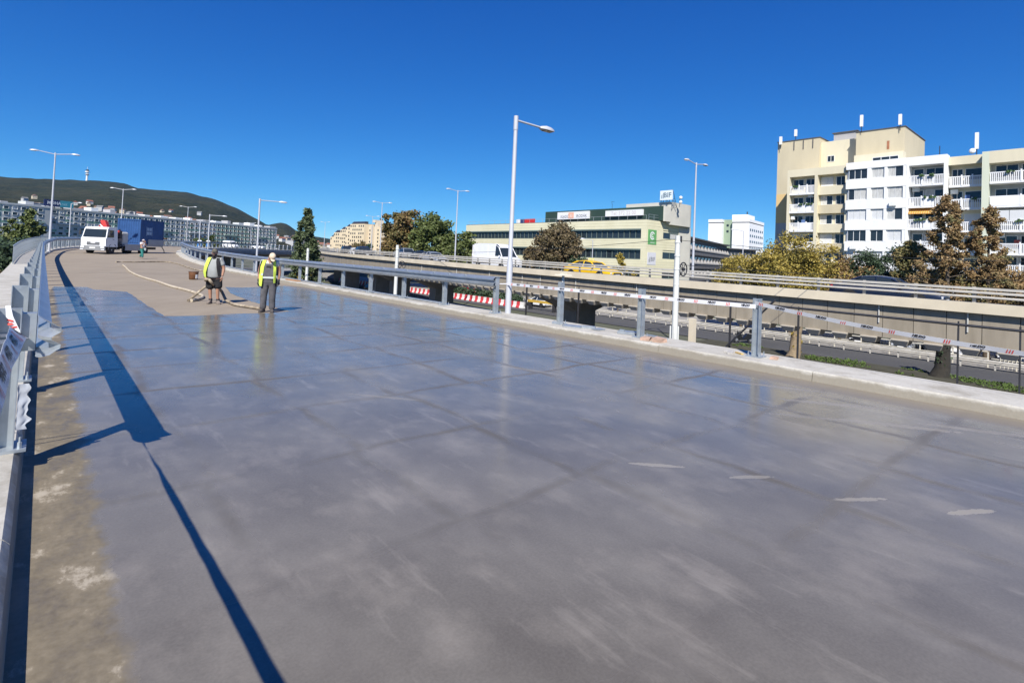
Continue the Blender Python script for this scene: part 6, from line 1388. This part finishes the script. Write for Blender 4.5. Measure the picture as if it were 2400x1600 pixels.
def vest_panel(p, pts, m, name='vest', th=.012):
    a = M(); P = [[Vector(q) for q in row] for row in pts]; a.ring([[r[0], r[1], r[1] + Vector((0, th, 0)), r[0] + Vector((0, th, 0))] for r in P]); return a.build(name, m, p, 60)
v = vest_panel(p1, [((-.16, -.115, 1.47), (-.06, -.11, 1.48)), ((-.19, -.165, 1.35), (-.08, -.18, 1.33)), ((-.235, -.19, 1.15), (-.125, -.215, 1.13)), ((-.245, -.19, 1.0), (-.155, -.21, .99)), ((-.235, -.13, .83), (-.16, -.17, .82))], HIVIS)
v = vest_panel(p1, [((-.20, .0, 1.46), (-.16, -.12, 1.47)), ((-.245, .05, 1.25), (-.225, -.16, 1.25)), ((-.265, .05, 1.0), (-.25, -.14, 1.0)), ((-.245, .08, .83), (-.235, -.12, .83))], HIVIS)
vest_panel(p1, [((.11, -.11, 1.47), (.19, -.09, 1.46)), ((.13, -.17, 1.35), (.215, -.13, 1.35)), ((.165, -.19, 1.15), (.24, -.14, 1.15)), ((.20, -.15, .88), (.25, -.08, .88))], BLKC)
hd1, m4 = head(p1, (.0, -.045, 1.625), .25, -.12, SKINF, BEARD); cap(p1, m4, CAMO)
skin('neck_scarf', {'a': ((0, -.02, 1.44), (.10, .10)), 'b': ((.01, -.05, 1.50), (.085, .085))}, [('a', 'b')], BLKC, p1, 2)
hand(p1, (-.185, -.14, .855), (.25, -.35, -.9), (.9, .1, .3), SKIN, .75, 1.1); hand(p1, (.285, -.055, .87), (-.03, -.12, -1), (-1, -.2, 0), SKIN, .35, 1.05)
shoe(p1, -.09, 0, .1, SHOE); shoe(p1, .16, 0, .75, SHOE)
for x in (-.09, .15): M().tube([(x, .03, .09), (x, .025, .16)], .055, 12).build('sock', DARKM, p1, 60)
# --- worker looking down: cap, hi-vis waistcoat, grey bib overalls, gloves
p2 = thing('person', 'worker in beige cap, yellow vest and grey bib overalls looking down at his feet', 'person', (-6.97, 15.45, .006), R(8))
J = {'pel': ((0, .02, .93), (.15, .12)), 'bel': ((.0, .0, 1.10), (.165, .135)), 'che': ((0, .0, 1.34), (.18, .13)), 'nek': ((.03, -.05, 1.50), (.07, .065)), 'hed': ((.07, -.10, 1.57), (.06, .06)),
     'sr': ((-.20, .0, 1.44), .075), 'er': ((-.29, .03, 1.16), .052), 'wr': ((-.27, -.02, .90), .034), 'sl': ((.19, .01, 1.43), .075), 'el': ((.26, .06, 1.16), .05), 'wl': ((.25, .02, .90), .033),
     'hr': ((-.10, .02, .88), .09), 'kr': ((-.13, -.02, .49), .06), 'ar': ((-.13, .03, .09), .045), 'hl': ((.10, .02, .88), .09), 'kl': ((.10, -.01, .49), .06), 'al': ((.10, .03, .09), .045)}
skin('body', J, ED, SKIN, p2)
Js = {'a': ((0, .02, .94), (.20, .165)), 'b': ((0, .0, 1.15), (.20, .165)), 'c': ((0, .0, 1.35), (.195, .145)), 'd': ((.02, -.01, 1.45), (.085, .08)), 'e': ((-.20, .0, 1.44), .092), 'f': ((-.245, .01, 1.30), .085), 'g': ((.19, .01, 1.43), .092), 'h': ((.225, .03, 1.29), .085)}
skin('shirt', Js, [('a', 'b'), ('b', 'c'), ('c', 'd'), ('c', 'e'), ('e', 'f'), ('c', 'g'), ('g', 'h')], mat('pale shirt', (.55, .56, .53), .9, 0, .1, 7.), p2)
Jt = {'y': ((0, .01, 1.08), (.20, .168)), 'a': ((0, .02, .96), (.20, .168)), 'b': ((-.10, .02, .84), .135), 'c': ((-.125, -.01, .49), .098), 'c2': ((-.13, .0, .30), .092), 'd': ((-.14, .02, .06), .094), 'e': ((.10, .02, .84), .135), 'f': ((.105, .0, .49), .098), 'f2': ((.105, .02, .28), .09), 'g': ((.11, .03, .06), .094)}
skin('overall_legs', Jt, [('y', 'a'), ('a', 'b'), ('b', 'c'), ('c', 'c2'), ('c2', 'd'), ('a', 'e'), ('e', 'f'), ('f', 'f2'), ('f2', 'g')], DUN, p2)
vest_panel(p2, [((-.10, -.135, 1.40), (.12, -.135, 1.40)), ((-.12, -.155, 1.25), (.14, -.155, 1.25)), ((-.15, -.16, 1.02), (.16, -.16, 1.02))], DUN, 'bib')
vest_panel(p2, [((-.05, -.152, 1.34), (.08, -.152, 1.34)), ((-.05, -.163, 1.29), (.08, -.163, 1.29))], BLKC, 'bib_pocket')
vest_panel(p2, [((-.17, -.165, 1.03), (.17, -.165, 1.03)), ((-.17, -.165, .975), (.17, -.165, .975))], HIVIS2, 'belt')
vest_panel(p2, [((-.17, -.10, 1.50), (-.07, -.12, 1.50)), ((-.22, -.14, 1.32), (-.115, -.165, 1.30)), ((-.235, -.15, 1.1), (-.125, -.18, 1.1)), ((-.235, -.15, .85), (-.14, -.185, .83)), ((-.215, -.15, .76), (-.15, -.175, .75))], HIVIS)
vest_panel(p2, [((-.195, -.155, 1.13), (-.118, -.19, 1.12)), ((-.20, -.16, 1.07), (-.122, -.192, 1.06))], HIVIS2, 'reflective_strip')
vest_panel(p2, [((.12, -.12, 1.50), (.18, -.10, 1.49)), ((.145, -.16, 1.3), (.21, -.13, 1.3)), ((.155, -.17, 1.0), (.215, -.13, 1.0)), ((.165, -.16, .85), (.205, -.12, .85))], HIVIS)
vest_panel(p2, [((-.24, .05, 1.47), (-.17, -.11, 1.50)), ((-.245, .09, 1.2), (-.235, -.145, 1.2)), ((-.24, .1, .85), (-.235, -.13, .85))], HIVIS)
vest_panel(p2, [((-.205, -.118, 1.49), (-.175, -.125, 1.50)), ((-.245, -.15, 1.3), (-.22, -.158, 1.3)), ((-.255, -.158, 1.1), (-.232, -.165, 1.1))], BLKC, 'vest_edge')
hd2, m4 = head(p2, (.10, -.165, 1.585), .5, .78, SKINF, BEARD); cap(p2, m4, CAPB)
hand(p2, (-.27, -.02, .895), (-.02, -.25, -1), (.9, -.2, 0), GLV, .45, 1.25); hand(p2, (.25, .02, .895), (.02, -.15, -1), (-.9, -.2, 0), GLV, .4, 1.2)
for x, sx in ((-.272, -1), (.252, 1)): M().tube([(x, -.01, .95), (x, -.018, .88)], .045, 10).build('glove_cuff', GLV, p2, 60)
shoe(p2, -.14, 0, -.2, mat('work boot', (.07, .06, .055), .85, 0, .3, 8.)); shoe(p2, .11, 0, .35, MATS['work boot'])
# --- man walking by the truck
p3 = thing('person', 'man in brimmed hat and teal trousers walking by the truck, hands at his mouth', 'person', (-32.7, 47.3, zdeck(57.2) + .004), R(70))
J = {'pel': ((0, .0, .92), (.14, .11)), 'bel': ((0, .0, 1.08), (.15, .12)), 'che': ((0, -.01, 1.32), (.165, .12)), 'nek': ((0, -.02, 1.47), (.06, .06)), 'hed': ((0, -.04, 1.56), (.06, .06)),
     'sr': ((-.19, -.01, 1.40), .07), 'er': ((-.22, -.18, 1.20), .048), 'wr': ((-.06, -.24, 1.44), .032), 'sl': ((.19, -.01, 1.40), .07), 'el': ((.22, -.16, 1.20), .048), 'wl': ((.05, -.24, 1.44), .032),
     'hr': ((-.09, .0, .87), .09), 'kr': ((-.10, -.16, .50), .06), 'ar': ((-.10, -.20, .10), .042), 'hl': ((.09, .0, .87), .09), 'kl': ((.10, .14, .50), .06), 'al': ((.10, .42, .17), .042)}
skin('body', J, ED, SKIN, p3)
skin('shirt', {'a': ((0, .0, .92), (.16, .13)), 'c': ((0, -.01, 1.32), (.18, .135)), 'd': ((0, -.02, 1.44), (.09, .08)), 'e': ((-.19, -.01, 1.40), .088), 'f': ((-.21, -.12, 1.27), .075), 'g': ((.19, -.01, 1.40), .088), 'h': ((.21, -.10, 1.27), .075)}, [('a', 'c'), ('c', 'd'), ('c', 'e'), ('e', 'f'), ('c', 'g'), ('g', 'h')], WSH, p3)
skin('trousers', {'a': ((0, .0, .92), (.165, .135)), 'b': ((-.09, .0, .84), .12), 'c': ((-.10, -.16, .50), .095), 'd': ((-.10, -.19, .12), .085), 'e': ((.09, .0, .84), .12), 'f': ((.10, .14, .50), .095), 'g': ((.10, .41, .19), .085)}, [('a', 'b'), ('b', 'c'), ('c', 'd'), ('a', 'e'), ('e', 'f'), ('f', 'g')], TEALC, p3)
M().cbox((.13, -.12, .86), .10, .14, .22).build('cloth', WHITE, p3)
hd3, m4 = head(p3, (0, -.06, 1.60), 0, -.1, SKINF); cap(p3, m4, STRAWH, False, True)
hand(p3, (-.06, -.24, 1.45), (.4, -.1, .9), (0, .3, .2), SKIN, .6); hand(p3, (.05, -.24, 1.45), (-.4, -.1, .9), (0, .3, .2), SKIN, .6)
shoe(p3, -.10, -.22, 0, SHOE); shoe(p3, .10, .40, 0, SHOE, .05)
# ------------------------------------------------------------------ thin air: far things fade to blue
hz, t, b = nodes('thin haze'); t.nodes.remove(b)
pv = t.nodes.new('ShaderNodeVolumePrincipled'); pv.inputs['Color'].default_value = (.40, .68, 1, 1); pv.inputs['Density'].default_value = .000032; pv.inputs['Anisotropy'].default_value = .0
t.links.new(pv.outputs[0], t.nodes['Material Output'].inputs['Volume'])
kind(M().box(-6000, 6000, -6000, 6000, GZ - 1, 480).build('haze', hz), 'stuff')
